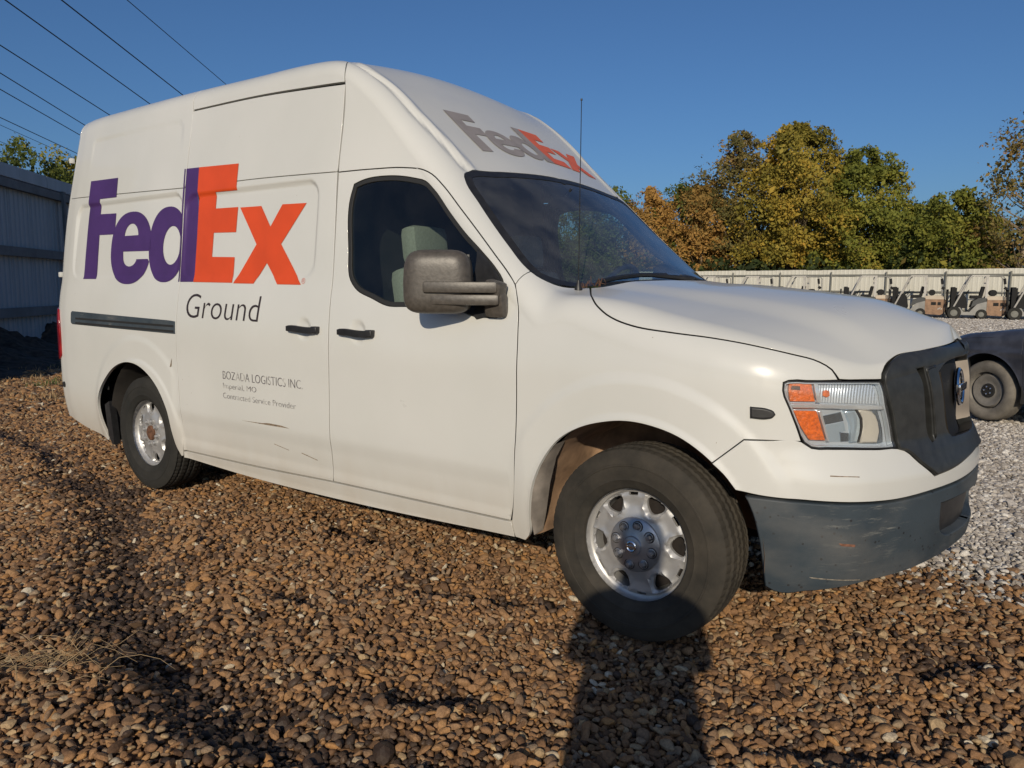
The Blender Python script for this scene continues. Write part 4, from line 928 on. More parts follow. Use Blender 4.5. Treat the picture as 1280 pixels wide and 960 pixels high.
for sd_ in (1, -1):
    wp = curve(BP, [(1.34,.655),(1.30,.77),(1.272,.88),(1.262,.965),(1.30,.98),(1.33,.9),(1.36,.8),(1.38,.66)]); L_ = wp[(np.abs(wp[:,0]-np.interp(wp[:,1], [.655,.77,.88,.965], [1.34,1.30,1.272,1.262])) < .004) & (wp[:,1] < .97)]; L_ = L_[np.argsort(L_[:,1])]
    A_ = BP.P(L_[:,0]+.0015, L_[:,1], .010); B_ = BP.P(L_[:,0]+.012, L_[:,1], -.044); k_ = len(A_); V_ = np.vstack([A_, B_])*[1, sd_, 1]
    mkmesh('grille_strut', V_, [(i, i+1, k_+i+1, k_+i) for i in range(k_-1)], M['satin'], grl)
panel(BP, 'grille_mesh', [CEN], M['mesh'], grl, side=0, center=True, off=-.046, gap=-.006, ds=.03)
for sd_ in (1, -1): panel(BP, 'grille_vent', [SLOT], M['mesh'], grl, side=sd_, off=-.046, gap=-.006, ds=.03)
# round emblem with bar
ec = base(1.6, .83); zc_ = float(ec[2]); xc_ = float(ec[0])-.034
Q = Matrix.Translation((xc_, 0, zc_))@Vector((1,0,.10)).to_track_quat('Z','Y').to_matrix().to_4x4()
mb = MB(); mb.lathe([(.058,0),(.058,.008),(.064,.013),(.071,.013),(.078,.007),(.078,0)], 36, Q); mb.box((xc_+.012, 0, zc_), (.016,.17,.032), bev=.005)
mb.build('emblem', M['chrome'], grl, smooth=True)
mb = MB(); mb.lathe([(0,-.006),(.06,-.006)], 24, Q); mb.build('emblem_back', M['grille'], grl)
sb = [(-.42,2.26),(-.36,2.05),(-.30,1.80),(-.22,1.52),(-.144,1.36),(-.034,1.33),(.129,1.41),(.277,1.50),(.417,1.56),(.552,1.59),(.65,1.54),(.69,1.40),(.70,1.15),(.76,1.15),(.74,1.50),(.66,1.70),(.552,1.73),(.417,1.70),(.277,1.64),(.129,1.55),(-.034,1.48),(-.144,1.51),(-.22,1.70),(-.30,2.0),(-.38,2.32)]
for sd_ in (1, -1): panel(BP, 'hood_seam_gutter', [sb], M['seal'], van, side=sd_, off=-.012, gap=0, thick=.01, ds=.05)
# windshield
WSC = [(-1.038,3.0),(-1.048,2.564),(-1.06,2.265),(-1.066,2.0),(-1.058,1.90),(-1.03,1.82),(-.923,1.78),(-.811,1.761),(-.706,1.75),(-.62,1.767),(-.575,1.82),(-.551,1.847),(-.510,2.02),(-.470,2.111),(-.435,2.203),(-.385,2.45),(-.345,2.7),(-.335,3.0)]
wsc = curve(BP, WSC); cen_ = np.abs(BP.b(wsc[:,0], wsc[:,1])[:,1]) < 2e-3
ws_in = inset(BP, wsc, .040, cen_)
def ring(name, outer, inner, mat, off, par):
    # open band along the centred half window: bridge the two loops directly
    m = len(outer); A = BP.P(outer[:,0], outer[:,1], off); B = BP.P(inner[:,0], inner[:,1], off); nA = BP.N(outer[:,0], outer[:,1]); F = []
    for q in range(m):
        w_ = (q+1)%m
        if cen_[q] and cen_[w_]: continue
        F.append((q, m+q, m+w_, w_))
    V = np.vstack([A, B]); N = np.vstack([nA, nA]); k = len(V)
    V = np.vstack([V, V*[1,-1,1]]); N = np.vstack([N, N*[1,-1,1]]); F += [tuple(i+k for i in f[::-1]) for f in F]
    a = np.cross(V[F[0][1]]-V[F[0][0]], V[F[0][2]]-V[F[0][0]])@N[F[0][0]]
    if a < 0: F = [f[::-1] for f in F]
    return mkmesh(name, V, F, mat, par, N)
# centre ends of the inset loop must step inwards along s
for q in range(len(wsc)):
    if cen_[q] and abs(wsc[q,0]+1.038) < .005: ws_in[q,0] += .040
    if cen_[q] and abs(wsc[q,0]+.335) < .005: ws_in[q,0] -= .040
ws = panel(BP, 'windshield', [wsc], M['wsglass'], van, side=0, center=True, off=-.004, gap=.003, thick=.004, ds=.03)
ring('windshield_border', wsc, ws_in, M['black'], -.0015, ws)
# cowl below the glass
cowl = [(-.551,1.847),(-.499,2.02),(-.447,2.111),(-.402,2.203),(-.37,2.3),(-.32,2.5),(-.27,2.8),(-.22,3.0),(-.30,3.0),(-.345,3),(-.355,2.7),(-.395,2.45),(-.445,2.203),(-.480,2.111),(-.52,2.02)]
panel(BP, 'wiper_cowl', [cowl], M['black'], van, side=0, center=True, off=-.022, gap=-.004, ds=.03)
# ---- inner dark skin behind the joints
def shell():
    S = np.concatenate([np.arange(-5.7, -.6, .12), np.arange(-.6, .98, .08)]); W = np.concatenate([np.arange(0, 1.01, .05), [1.33,1.66], np.arange(2, 3.01, .2)])
    g = np.stack(np.meshgrid(S, W, indexing='ij'), -1); P = BP.P(g[...,0].ravel(), g[...,1].ravel(), -.055).reshape(len(S), len(W), 3)
    F = []; nW = len(W)
    wn_ = curve(BP, WIN); out_w = inset(BP, wn_, -.02); ws_o = np.array(WSC); ws_o = curve(BP, ws_o)
    for i in range(len(S)-1):
        for j in range(nW-1):
            s_, w_ = (S[i]+S[i+1])/2, (W[j]+W[j+1])/2
            if -1.78 < s_ < -.50 and w_ > .5 : continue
            if s_ > -.52 and w_ > 2.05 and s_ < -.2: continue
            x, z = P[i,j,0], P[i,j,2]
            if math.hypot(s_, z-.38) < .62 and w_ < 1: continue
            if math.hypot(s_+3.73, z-.38) < .62 and w_ < 1: continue
            if s_ > .45 and w_ < 1.3: continue
            if s_ < -4.98: continue
            F.append((i*nW+j, (i+1)*nW+j, (i+1)*nW+j+1, i*nW+j+1))
    V = P.reshape(-1, 3); k = len(V); V = np.vstack([V, V*[1,-1,1]]); F += [tuple(q+k for q in f[::-1]) for f in F]
    mkmesh('inner_body_shell', V, F, M['seal'], van, smooth=False)
shell()
# pillar and door inner trims round the cab openings (dark)
for side in (1, -1):
    wn_ = curve(BP, WIN); o1 = inset(BP, wn_, -.06); o2 = inset(BP, wn_, -.014)
    panel(BP, 'door_inner_trim', [o1, o2], M['cabin'], front_door if side == 1 else van, side=side, off=-.024, gap=0, thick=.01, ds=.05)
    # lower inner door, cab side
    pl_ = [(-1.77,.1),(-1.77,.60),(-1.64,.50),(-1.25,.57),(-.9,.72),(-.66,.86),(-.60,.7),(-.60,.1)]
    panel(BP, 'door_inner_panel', [pl_], M['cabin'], van, side=side, off=-.07, gap=0, thick=.01, ds=.08)
    pp = [(-.60,1.42),(-.74,1.42),(-.98,1.40),(-1.10,1.36),(-1.18,1.40),(-1.10,1.95),(-1.03,1.80),(-.81,1.735),(-.64,1.735)]
    pp_ = [(-1.78,.60),(-1.78,1.0),(-1.5,1.5),(-1.08,2.0),(-1.06,1.9),(-1.0,1.80),(-.60,1.78),(-.56,1.85),(-.56,1.2),(-.64,1.30),(-.82,1.33),(-1.1,1.24),(-1.2,1.13),(-1.3,1.02),(-1.6,.86),(-1.73,.80),(-1.73,.6)]
    panel(BP, 'pillar_inner_trim', [pp], M['cabin'], van, side=side, off=-.03, gap=0, thick=.01, ds=.05, raw=True)
    hl = [(-1.08,2.0),(-1.5,1.5),(-1.78,1.0),(-1.85,1.9),(-1.9,3.0),(-1.05,3.0)]
    panel(BP, 'headliner', [hl], M['cabin'], van, side=side, off=-.05, gap=0, thick=.01, ds=.08, raw=True)
mb = MB(); mb.box((-1.86,0,1.15), (.03,1.74,1.75)); mb.box((-1.88,0,2.15),(.03,1.3,.6)); mb.box((-1.3,0,.42), (1.3,1.8,.05)); mb.build('bulkhead', M['cabin'], van)
# ---- underbody
mb = MB(); mb.box((-2.4,0,.47), (4.9,1.3,.22)); mb.box((-2.2,.42,.36), (4.4,.09,.12)); mb.box((-2.2,-.42,.36), (4.4,.09,.12)); mb.box((.35,0,.52), (.9,.95,.35)); mb.box((-4.7,0,.55),(.5,1.7,.3))
mb.tube([(-3.71,-.8,.38),(-3.71,.8,.38)], .05); mb.tube([(-3.71,0,.38),(-3.72,0,.38)], .14); mb.tube([(0,-.8,.36),(0,.8,.36)], .04); mb.tube([(-4.6,-.5,.36),(-1.0,-.5,.38)], .04)
mb.box((-2.9,-.55,.40), (.9,.28,.16), bev=.03)
mb.build('chassis_frame', M['matte'], van)
for side in (1, -1):
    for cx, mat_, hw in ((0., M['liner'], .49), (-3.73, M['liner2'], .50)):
        V = []; F = []; n = 26; ys = [.955, .90, .72, .50]
        for i in range(n+1):
            a = math.radians((-3 if cx == 0 else -14)+(193 if cx == 0 else 210)*i/n); 
            for j, y in enumerate(ys):
                R = hw*(1.0 if j else 1.03)+(.012*math.sin(i*1.7) if cx == 0 and 2 <= j else 0); V.append((cx+R*math.cos(a), -y*side, .40+R*.98*math.sin(a)))
        m = len(ys)
        for i in range(n):
            for j in range(m-1): F.append((i*m+j, (i+1)*m+j, (i+1)*m+j+1, i*m+j+1))
        k = len(V); V.append((cx, -.50*side, .40)); F += [(i*m+m-1, (i+1)*m+m-1, k) for i in range(n)]
        mkmesh('wheel_well_liner', V, F, mat_, van)
    # grey splash lip on the rear edge of the front arch
    V = []; F = []
    lipc = [(-.484,.02),(-.494,.117),(-.467,.273),(-.413,.399),(-.35,.475)]
    wi = [.0,.038,.042,.022,.002]
    P = BP.P([p[0] for p in lipc], [p[1] for p in lipc], -.006)
    for p, w_ in zip(P, wi):
        V += [(p[0]-.004, p[1]*side, p[2]), (p[0]+w_*.5, (p[1]+.02)*side, p[2]+.004), (p[0]+w_*1.0, (p[1]+.06)*side, p[2]+.008)]
    for i in range(len(P)-1): F += [(3*i, 3*i+3, 3*i+4, 3*i+1), (3*i+1, 3*i+4, 3*i+5, 3*i+2)]
    mkmesh('splash_lip', V, F, M['lip'], van)
    mb = MB(); mb.prism([(-4.30,.52),(-4.27,.30),(-4.22,.24),(-4.19,.24),(-4.20,.33),(-4.235,.55)], 'y', -.970*side, -.925*side); mb.build('rear_splash_lip', M['black'], van)
# ---- tyre and wheels
def tyre_mesh(name, mat, parent, R=.388, W=.245, Ri=.222):
    prof = []  # (r, y) outer side is +y here (towards the viewer)
    h = W/2
    side_ = [(Ri, h*.80),(Ri+.006,h*.88),(Ri+.02,h*.94),(Ri+.036,h*.985),(Ri+.039,h*1.005),(Ri+.044,h*1.0),(Ri+.060,h*1.02),(Ri+.075,h*1.03),(Ri+.092,h*1.028),(Ri+.094,h*1.043),(Ri+.100,h*1.040),(Ri+.102,h*1.02),(Ri+.112,h*1.01),(R-.034,h*.965),(R-.018,h*.91),(R-.010,h*.865)]
    n = 288; V = []; F = []
    ny = 22; tr_ = [(None, h*.85*(1-2*i/ny)) for i in range(ny+1)]
    prof = side_+tr_+[(r_, -y) for r_, y in side_[::-1]]
    m = len(prof)
    for k in range(n):
        a = 2*math.pi*k/n
        for i, (r_, y) in enumerate(prof):
            if r_ is None:
                t = y/(h*.85); rr = R-.012*t*t*t*t-.003*t*t
                g = min(abs(t-q) for q in (-.62,-.21,.21,.62)); 
                if g < .055: rr -= .009
                elif (k % 4 == 0) and abs(t) > .1 : rr -= .0035
                elif abs(t) <= .2 and (k+2) % 4 == 0: rr -= .004
                if abs(t) > .93 and k % 4 < 2: rr -= .002
            else:
                rr = r_
                if R-.022 < r_ < R-.005 and k % 4 == 0: rr -= .002
            V.append((rr*math.cos(a), y, rr*math.sin(a)))
    for k in range(n):
        for i in range(m-1): F.append((k*m+i, k*m+i+1, ((k+1)%n)*m+i+1, ((k+1)%n)*m+i))
    mb = MB(); mb.v = V; mb.f = F
    return mb.build(name, mat, parent, smooth=True, auto=28)
def rimh(r_, a):
    base_h = np.interp(r_, [0,.045,.105,.118,.150,.190,.206,.213,.228,.234,.238], [.008,.008,.008,.004,-.004,-.004,-.012,-.034,-.030,.0,.002])
    k = np.cos(6*a)                       # spokes between holes
    sp = np.exp(-((r_-.168)/.026)**2); base_h = base_h+.014*sp*np.clip(-k, -.2, 1)
    return base_h
def rim_mesh(name, mat, parent, dish):
    # polar grid with holes dropped
    outer = np.array([(.238*math.cos(a), .238*math.sin(a)) for a in np.linspace(0, 2*math.pi, 121)[:-1]])
    holes = []
    for q in range(6):
        a0 = math.radians(60*q+30)
        pts = [(.140,-.05),(.140,.05),(.150,.13),(.168,.20),(.186,.215),(.196,.16),(.199,0),(.196,-.16),(.186,-.215),(.168,-.20),(.150,-.13)]
        Pq = np.array([(r_*math.cos(a0+t), r_*math.sin(a0+t)) for r_, t in pts]); sm_ = []
        for i_ in range(len(Pq)):
            p0, p1, p2, p3 = Pq[i_-1], Pq[i_], Pq[(i_+1)%len(Pq)], Pq[(i_+2)%len(Pq)]
            for t_ in (0, .33, .66): sm_.append(.5*((2*p1)+(-p0+p2)*t_+(2*p0-5*p1+4*p2-p3)*t_*t_+(-p0+3*p1-3*p2+p3)*t_**3))
        holes.append(np.array(sm_))
        a1 = math.radians(60*q); pts = [(.193,-.10),(.193,.10),(.205,.10),(.205,-.10)]
        holes.append(np.array([(r_*math.cos(a1+t), r_*math.sin(a1+t)) for r_, t in pts]))
    rings = []; 
    for r_ in (.03,.06,.09,.104,.112,.12,.13,.14,.15,.16,.17,.18,.187,.193,.199,.204,.212,.220,.227,.231,.235):
        nn = 72; rings += [(r_*math.cos(2*math.pi*k/nn), r_*math.sin(2*math.pi*k/nn)) for k in range(nn)]
    rings = np.array(rings); keep = np.ones(len(rings), bool)
    for h in holes:
        keep &= ~pip(rings[:,0], rings[:,1], h)
        hh = dens(h, .006); keep &= np.hypot(rings[:,None,0]-hh[None,:,0], rings[:,None,1]-hh[None,:,1]).min(1) > .003
    rings = rings[keep]
    cs = [outer]+[dens(h, .010) for h in holes]; pts = [Vector(p) for c in cs for p in c]+[Vector(p) for p in rings]; E = []; k = 0
    for c in cs: E += [(k+i, k+(i+1)%len(c)) for i in range(len(c))]; k += len(c)
    rr = delaunay_2d_cdt(pts, E, [], 0, 1e-7); G = np.array([(v.x, v.y) for v in rr[0]]); T = np.array([list(f) for f in rr[2]]); c = G[T].mean(1); ins = np.ones(len(T), bool)
    for h in cs[1:]: ins &= ~pip(c[:,0], c[:,1], h)
    T = T[ins]; R_ = np.hypot(G[:,0], G[:,1]); A_ = np.arctan2(G[:,1], G[:,0]); H = rimh(R_, A_-0)
    H = H+dish*ss(R_, .230, .200)
    # pressed rims round the holes
    mdist = np.full(len(G), 9.)
    for h in cs[1::2]: 
        dd = np.hypot(G[:,None,0]-h[None,:,0], G[:,None,1]-h[None,:,1]).min(1); mdist = np.minimum(mdist, dd)
    H = H-.016*ss(mdist, .011, .0)+.005*np.exp(-((mdist-.016)/.006)**2)*(R_ < .208)*(R_ > .112)
    V = [(x, h, z) for (x, z), h in zip(G, H)]; F = [tuple(t[::-1]) for t in T]; nv = len(V)
    # hole walls
    mb = MB(); mb.v = V; mb.f = F
    for h in cs[1:]:
        hh = []
        for p in h:
            r_ = math.hypot(*p); i = int(np.argmin(np.hypot(G[:,0]-p[0], G[:,1]-p[1]))); hh.append(V[i])
        V2 = hh+[(x, y-.014, z) for x, y, z in hh]; q = len(hh); mb.add(V2, [(i, (i+1)%q, (i+1)%q+q, i+q) for i in range(q)])
    mb.lathe([(.238,.002),(.242,-.006),(.236,-.03),(.20,-.05),(.196,-.20),(.235,-.215)], 72, Matrix.Rotation(-math.pi/2, 4, 'X'))
    ob = mb.build(name, mat, parent, smooth=True, auto=40)
    mb = MB(); mb.lathe([(.2375,.0035),(.2425,.002),(.2435,-.006)], 72, Matrix.Rotation(-math.pi/2, 4, 'X')); mb.build('rim_edge', M['rimrust'], ob, smooth=True)
    return ob
RX = Matrix.Rotation(-math.pi/2, 4, 'X')
def wheel(x, side, front, yf):
    w = bpy.data.objects.new('wheel', None); COL.objects.link(w); w.parent = van; w.empty_display_size = .1
    w.location = (x, -yf*side, .380); w.rotation_euler = (0, 0, math.pi if side == 1 else 0)
    # local +y points outwards
    ty = tyre_mesh('tyre', M['tyre'] if front else M['tyre2'], w); ty.location = (0, -.095, 0)
    dish = -.012 if front else -.022
    rm = rim_mesh('rim', M['rim'], w, dish); rm.rotation_euler = (0, .64 if front else .1, 0)
    mb = MB()
    if front:
        mb.lathe([(0,.030),(.022,.030),(.036,.026),(.040,.020),(.060,.014),(.100,.008),(.108,.002),(.110,-.01)], 40, RX); h0 = .004
        mb.build('hub_cover', M['hub'], w, smooth=True, auto=30)
        mb = MB(); mb.lathe([(.014,.032),(.018,.034),(.022,.032),(.022,.028)], 24, RX); mb.box((0,.032,0), (.044,.004,.006)); mb.build('hub_emblem', M['chrome'], w, smooth=True)
    else:
        mb.lathe([(0,.002),(.040,.0),(.050,-.006),(.054,-.06)], 32, RX); h0 = -.016
        mb.build('hub_cover', M['rust'], w, smooth=True, auto=30)
    for q in range(8):
        a = 2*math.pi*q/8+.2; rl = .079
        Q = Matrix.Translation((rl*math.cos(a), h0, rl*math.sin(a)))@RX
        if front: mb = MB(); mb.lathe([(.0175,.007),(.0205,.010),(.0225,.007),(.0225,-.002)], 20, Q); mb.lathe([(0,.0062),(.018,.0062)], 20, Q); mb.build('nut_recess', M['black'], w, smooth=True)
        mb = MB()
        mb.lathe([(.015,0),(.014,.012),(.009,.022),(0,.023)], 6, Q); 
        mb.lathe([(.021,-.004),(.020,.008),(.0165,.009),(.0165,.002)], 16, Q)
        mb.build('lug_nut', M['hub'] if front else M['rim'], w, smooth=True, auto=25)
    mb = MB(); mb.lathe([(0,-.075),(.19,-.075),(.192,-.13)], 32, RX); mb.lathe([(.07,-.02),(.075,-.11)],24,RX); mb.build('brake_disc', M['brake'], w, smooth=True)
    return w
for side in (1, -1):
    wheel(0, side, True, .972); wheel(-3.71, side, False, .958)
# ---- door furniture
def handle(xc, z, par, L=.25):
    y = float(base(xc, (z-Z0)/(fE(xc)-Z0))[1])
    mb = MB(); n = 9; pts = []; rad = []
    for i in range(n+1):
        t = i/n; xx = xc-L/2+L*t; pts.append((xx, y-.016-.016*math.sin(math.pi*t), z+(.003*math.sin(math.pi*2*t))))
    V = []; F = []
    for i, p in enumerate(pts):
        hz = .0165 if 0 < i < n else .013; hy = .010
        for (a, b_) in ((-1,-1),(-1,1),(1,1),(1,-1)): V.append((p[0], p[1]+a*hy, p[2]+b_*hz))
    for i in range(n):
        for k in range(4): F.append((4*i+k, 4*i+(k+1)%4, 4*i+4+(k+1)%4, 4*i+4+k))
    F += [(0,1,2,3)[::-1], (4*n,4*n+1,4*n+2,4*n+3)]
    mb.add(V, F); mb.box((xc-L/2+.02, y-.008, z), (.04,.024,.030), bev=.004); mb.box((xc+L/2-.022, y-.010, z), (.044,.034,.036), bev=.005)
    o = mb.build('door_handle', M['black'], par, smooth=True)
    b = o.modifiers.new('bevel', 'BEVEL'); b.width = .004; b.segments = 2; return o
handle(-1.958, 1.149, slide_door); handle(-1.548, 1.146, front_door)
# slide rail on the rear quarter
TR = [(-4.688,.398),(-4.684,.404),(-4.672,.407),(-3.30,.395),(-3.228,.393),(-3.226,.357),(-4.0,.360),(-4.665,.363),(-4.682,.366),(-4.688,.372)]
trk = panel(BP, 'slide_rail', [TR], M['bumper'], van, off=.006, gap=0, thick=.02, roll=.005, raw=True)
for wz in (.386,.371):
    panel(BP, 'rail_groove', [[(-4.60,wz),(-3.235,wz-.004),(-3.235,wz-.010),(-4.60,wz-.006)]], M['matte'], trk, off=.0075, gap=0, thick=.002, roll=.0005)
TL_ = [(-5.13,.425),(-4.935,.41),(-4.905,.36),(-4.905,.25),(-4.95,.235),(-5.13,.235)]
for side in (1, -1):
    tl = panel(BP, 'tail_lamp', [TL_], M['red'], van, side=side, off=.012, gap=0, thick=.03, roll=.006)
mb = MB(); P_ = base(-4.9, .148); mb.tube([(P_[0], P_[1]+.01, P_[2]), (P_[0]-.0, P_[1]-.006, P_[2])], .022, 16); mb.build('tow_hole_plug', M['matte'], van, smooth=True)
mb = MB(); mb.box((-5.09,0,.42), (.10,1.70,.14), bev=.04); mb.build('rear_bumper', M['bumper'], van, smooth=True)
mb = MB()
for z_ in (1.45, 2.30): mb.box((-5.035+(.11 if z_ > 2 else 0), -.90+(.08 if z_ > 2 else 0), z_), (.04,.03,.04), bev=.008)
mb.build('door_hinge', M['paint'], van, smooth=True)
# ---- mirror
def mirror(side):
    m = bpy.data.objects.new('mirror', None); COL.objects.link(m); m.parent = van; m.empty_display_size = .1; m.location = (-.70, -.99*side, 1.36)
    # head: superellipse shell, thin along x, rounded front
    V = []; F = []; nu, nv_ = 20, 40; hc = Vector((-.205, -.125, .035)); a_, b_ = .150, .137; ZR = math.radians(-58)
    for i in range(nu+1):
        t = i/nu; ph = t*math.pi/2
        x = .062*math.cos(ph)**.8-.005 if i < nu else -.055; sc_ = (math.sin(ph))**.42 if i else 0
        if i == nu: sc_ = .985
        for k in range(nv_):
            th = 2*math.pi*k/nv_; c_, s_ = math.cos(th), math.sin(th); e = .42
            yy = a_*math.copysign(abs(c_)**e, c_)*sc_; zz = b_*math.copysign(abs(s_)**e, s_)*sc_
            yy *= 1-.10*(zz/b_ > .2)*((zz/b_-.2) if zz > 0 else 0)
            V.append((x, yy, zz))
    for i in range(nu):
        for k in range(nv_): F.append((i*nv_+k, i*nv_+(k+1)%nv_, (i+1)*nv_+(k+1)%nv_, (i+1)*nv_+k))
    Rz = Matrix.Rotation(ZR, 3, 'Z')
    V = [Rz@Vector(p)+hc for p in V]
    mb = MB(); mb.add(V, F); hd = mb.build('mirror_head', M['mirror'], m, smooth=True, auto=50)
    mb = MB(); mb.box(hc+Rz@Vector((-.056,0,0)), (.006,.24,.22), rot=(0,0,ZR), bev=.002); mb.build('mirror_glass', M['chrome'], hd)
    mb = MB(); mb.box(hc+Rz@Vector((-.054,0,0)), (.010,.262,.238), rot=(0,0,ZR), bev=.004); mb.build('mirror_frame', M['black'], hd, smooth=True)
    mb = MB()
    mb.box((-.085,-.115,.012), (.32,.050,.048), rot=(0,0,math.radians(30)), bev=.012); mb.box((-.075,-.095,-.040), (.30,.055,.046), rot=(0,0,math.radians(27)), bev=.014)
    mb.build('mirror_arm', M['mirror'], m, smooth=True)
    mb = MB(); mb.box((.026,-.012,-.060), (.105,.05,.11), rot=(.15,0,0), bev=.022); mb.box((.030,-.022,.005), (.09,.06,.075), rot=(.1,.25,0), bev=.02); mb.build('mirror_base', M['mirror'], m, smooth=True)
    if side == -1: m.scale = (1,-1,1)
for side in (1, -1): mirror(side)
# ---- wipers, antenna
for y0, y1, x1 in ((-.60, -.05, -.30), (.05, .60, -.30)):
    mb = MB(); P0 = BP.P([-.30], [2.62 if y0 < -.3 else 2.98], .02)[0]
    a = [(-.36+.05*abs(y)/.6, y, 1.415) for y in (y1+.12, )]
    def onws(y, up): 
        t = 3-abs(y)/.80; s_ = -.335-.10*(3-t) - up; P = BP.P([s_], [t], .018)[0]; return (P[0], y, P[2])
    mb.tube([onws(y0, .01), onws((y0*.7+y1*.3), .028), onws((y0*.35+y1*.65), .04), onws(y1, .035)], .011, 6); mb.tube([onws(y1+.06, -.055), onws(y1-.02, -.02), onws(y1-.14, .03), onws(y1-.30, .045)], [.014,.012,.009,.006], 6)
    mb.build('wiper', M['black'], van, smooth=True)
mb = MB(); mb.tube([(-.412,-.767,1.360),(-.412,-.767,1.372),(-.412,-.767,1.392),(-.412,-.767,1.405)], [.018,.017,.009,.006], 12); an = mb.build('antenna', M['black'], van, smooth=True)
mb = MB(); mb.tube([(-.412,-.767,1.40),(-.412,-.767,2.144)], [.0026,.0018], 6); mb.tube([(-.412,-.767,2.144),(-.412,-.767,2.152)], .0042, 8); mb.build('antenna_rod', M['black'], an)
# ---- cab interior
for sy in (-1, 1):
    st = bpy.data.objects.new('seat', None); COL.objects.link(st); st.parent = van; st.location = (-1.32, .46*sy, 0); st.empty_display_size = .1
    mb = MB(); mb.box((-.20,0,1.17), (.15,.50,.62), rot=(0,-.17,0), bev=.06); mb.build('seat_backrest', M['seat'], st, smooth=True)
    mb = MB(); mb.box((.12,0,.87), (.52,.50,.17), rot=(0,-.07,0), bev=.06); mb.build('seat_cushion', M['seat'], st, smooth=True)
    mb = MB(); mb.box((-.285,0,1.595), (.12,.27,.21), rot=(0,-.12,0), bev=.045); mb.tube([(-.27,.06,1.42),(-.28,.06,1.55)], .008, 6); mb.tube([(-.27,-.06,1.42),(-.28,-.06,1.55)], .008, 6); mb.build('headrest', M['seat'], st, smooth=True)
mb = MB(); mb.prism([(-.95,1.05),(-.95,1.22),(-.85,1.28),(-.62,1.30),(-.42,1.355),(-.42,.9)], 'y', -.82, .82); ds_ = mb.build('dashboard', M['dash'], van, smooth=True)
mb = MB(); Q = Matrix.Translation((-.94,.44,1.34))@Vector((-.85,0,.55)).to_track_quat('Z','Y').to_matrix().to_4x4()
mb.tube([Q@Vector((.19*math.cos(a),.19*math.sin(a),0)) for a in np.linspace(0, 2*math.pi, 33)], .015, 8, caps=False)
for a in (0, math.pi, -math.pi/2): mb.tube([Q@Vector((.19*math.cos(a),.19*math.sin(a),0)), Q@Vector((.03*math.cos(a),.03*math.sin(a),-.03))], .014, 6)
mb.box(Q.translation, (.05,.16,.13), rot=(0,-.55,0), bev=.015); mb.build('steering_wheel', M['dashlight'], van, smooth=True)
mb = MB(); mb.box((-1.02,0,1.83), (.02,.24,.07), rot=(0,.2,0), bev=.01); mb.tube([(-1.02,0,1.85),(-.96,0,1.90)], .008, 6); mb.build('rear_view_mirror', M['black'], van, smooth=True)
# ---- lettering (flat print on the panels)
def SZ(p): p = np.array(p, float); return np.stack([p[:,0], z2w(p[:,0], p[:,1])], 1)
def arc(cx, cz, rx, rz, a0, a1, n=24, e=1.0):
    o = []
    for t in np.linspace(math.radians(a0), math.radians(a1), n):
        c_, s_ = math.cos(t), math.sin(t); o.append((cx+rx*math.copysign(abs(c_)**e, c_), cz+rz*math.copysign(abs(s_)**e, s_)))
    return o
def logo(base_z=1.395, xh=1.825, cap=2.095, s0=-4.560, s1=-2.03, f=lambda p: p):
    """the five letters as polygons in a metric frame: returns dict name -> list of (outer, holes)"""
    L = {}
    F_ = [(-4.56,2.112),(-4.095,2.104),(-4.097,1.972),(-4.365,1.975),(-4.365,1.872),(-4.115,1.866),(-4.117,1.722),(-4.355,1.725),(-4.343,1.415),(-4.545,1.415)]
    L['F'] = [(F_, [])]
    ec_, ez, rx, rz = -3.882, 1.622, .275, .243
    # e: one outline that runs round the mouth
    out = arc(ec_, ez, rx, rz, 0, 312, 60, .86)
    out = [(ec_+rx, ez-.035)]+out+[(-3.735,1.50)]
    out = [p for p in out]
    inner = [(-3.735,1.545)]+arc(ec_, 1.575, .098, .052, -40, -175, 14)+[(-3.985,1.588),(-3.612,1.588)]
    e_out = [(-3.610,1.588)]+arc(ec_, ez, rx, rz, 2, 325, 60, .88)[:]
    e_poly = [(-3.606,1.597)]+[p for p in arc(ec_, ez, rx, rz, 3, 340, 64, .88)]+[(-3.640,1.545),(-3.792,1.545)]+arc(ec_+.003, 1.56, .094, .062, -20, -180, 12)+[(-3.98,1.600)]
    L['e'] = [(e_poly, [[(-3.972,1.705)]+arc(-3.878, 1.70, .094, .085, 175, 5, 14)+[(-3.784,1.705)]])]
    L['d'] = [(arc(-3.412, 1.632, .222, .240, 0, 360, 56, .9)[:-1], [arc(-3.353, 1.625, .104, .122, 0, 360, 30)[:-1]])]
    L['stem'] = [([(-3.236,2.09),(-3.0725,2.086),(-3.063,1.395),(-3.236,1.395)], [])]
    L['E'] = [([(-3.072,2.086),(-2.658,2.072),(-2.664,1.922),(-2.883,1.925),(-2.884,1.830),(-2.655,1.826),(-2.660,1.682),(-2.889,1.687),(-2.889,1.544),(-2.656,1.538),(-2.653,1.390),(-3.063,1.394)], [])]
    L['x'] = [([(-2.634,1.822),(-2.430,1.819),(-2.334,1.700),(-2.238,1.817),(-2.030,1.812),(-2.226,1.602),(-2.020,1.380),(-2.225,1.382),(-2.342,1.500),(-2.444,1.385),(-2.642,1.387),(-2.452,1.606)], [])]
    return L
LG = logo(); cutj = (-3.2235,-3.2125)
def put_letters(names, mat, nm, par, trans):
    sh = []
    for k in names:
        for o, hs in LG[k]: sh.append((trans(dens(o, .02)), [trans(dens(h, .02)) for h in hs]))
    return sh
side_t = lambda p: SZ(p)
def in_s(shapes, lo, hi): return shapes
qp = [o for o in van.children if o.name.startswith('rear_quarter_panel')][0]
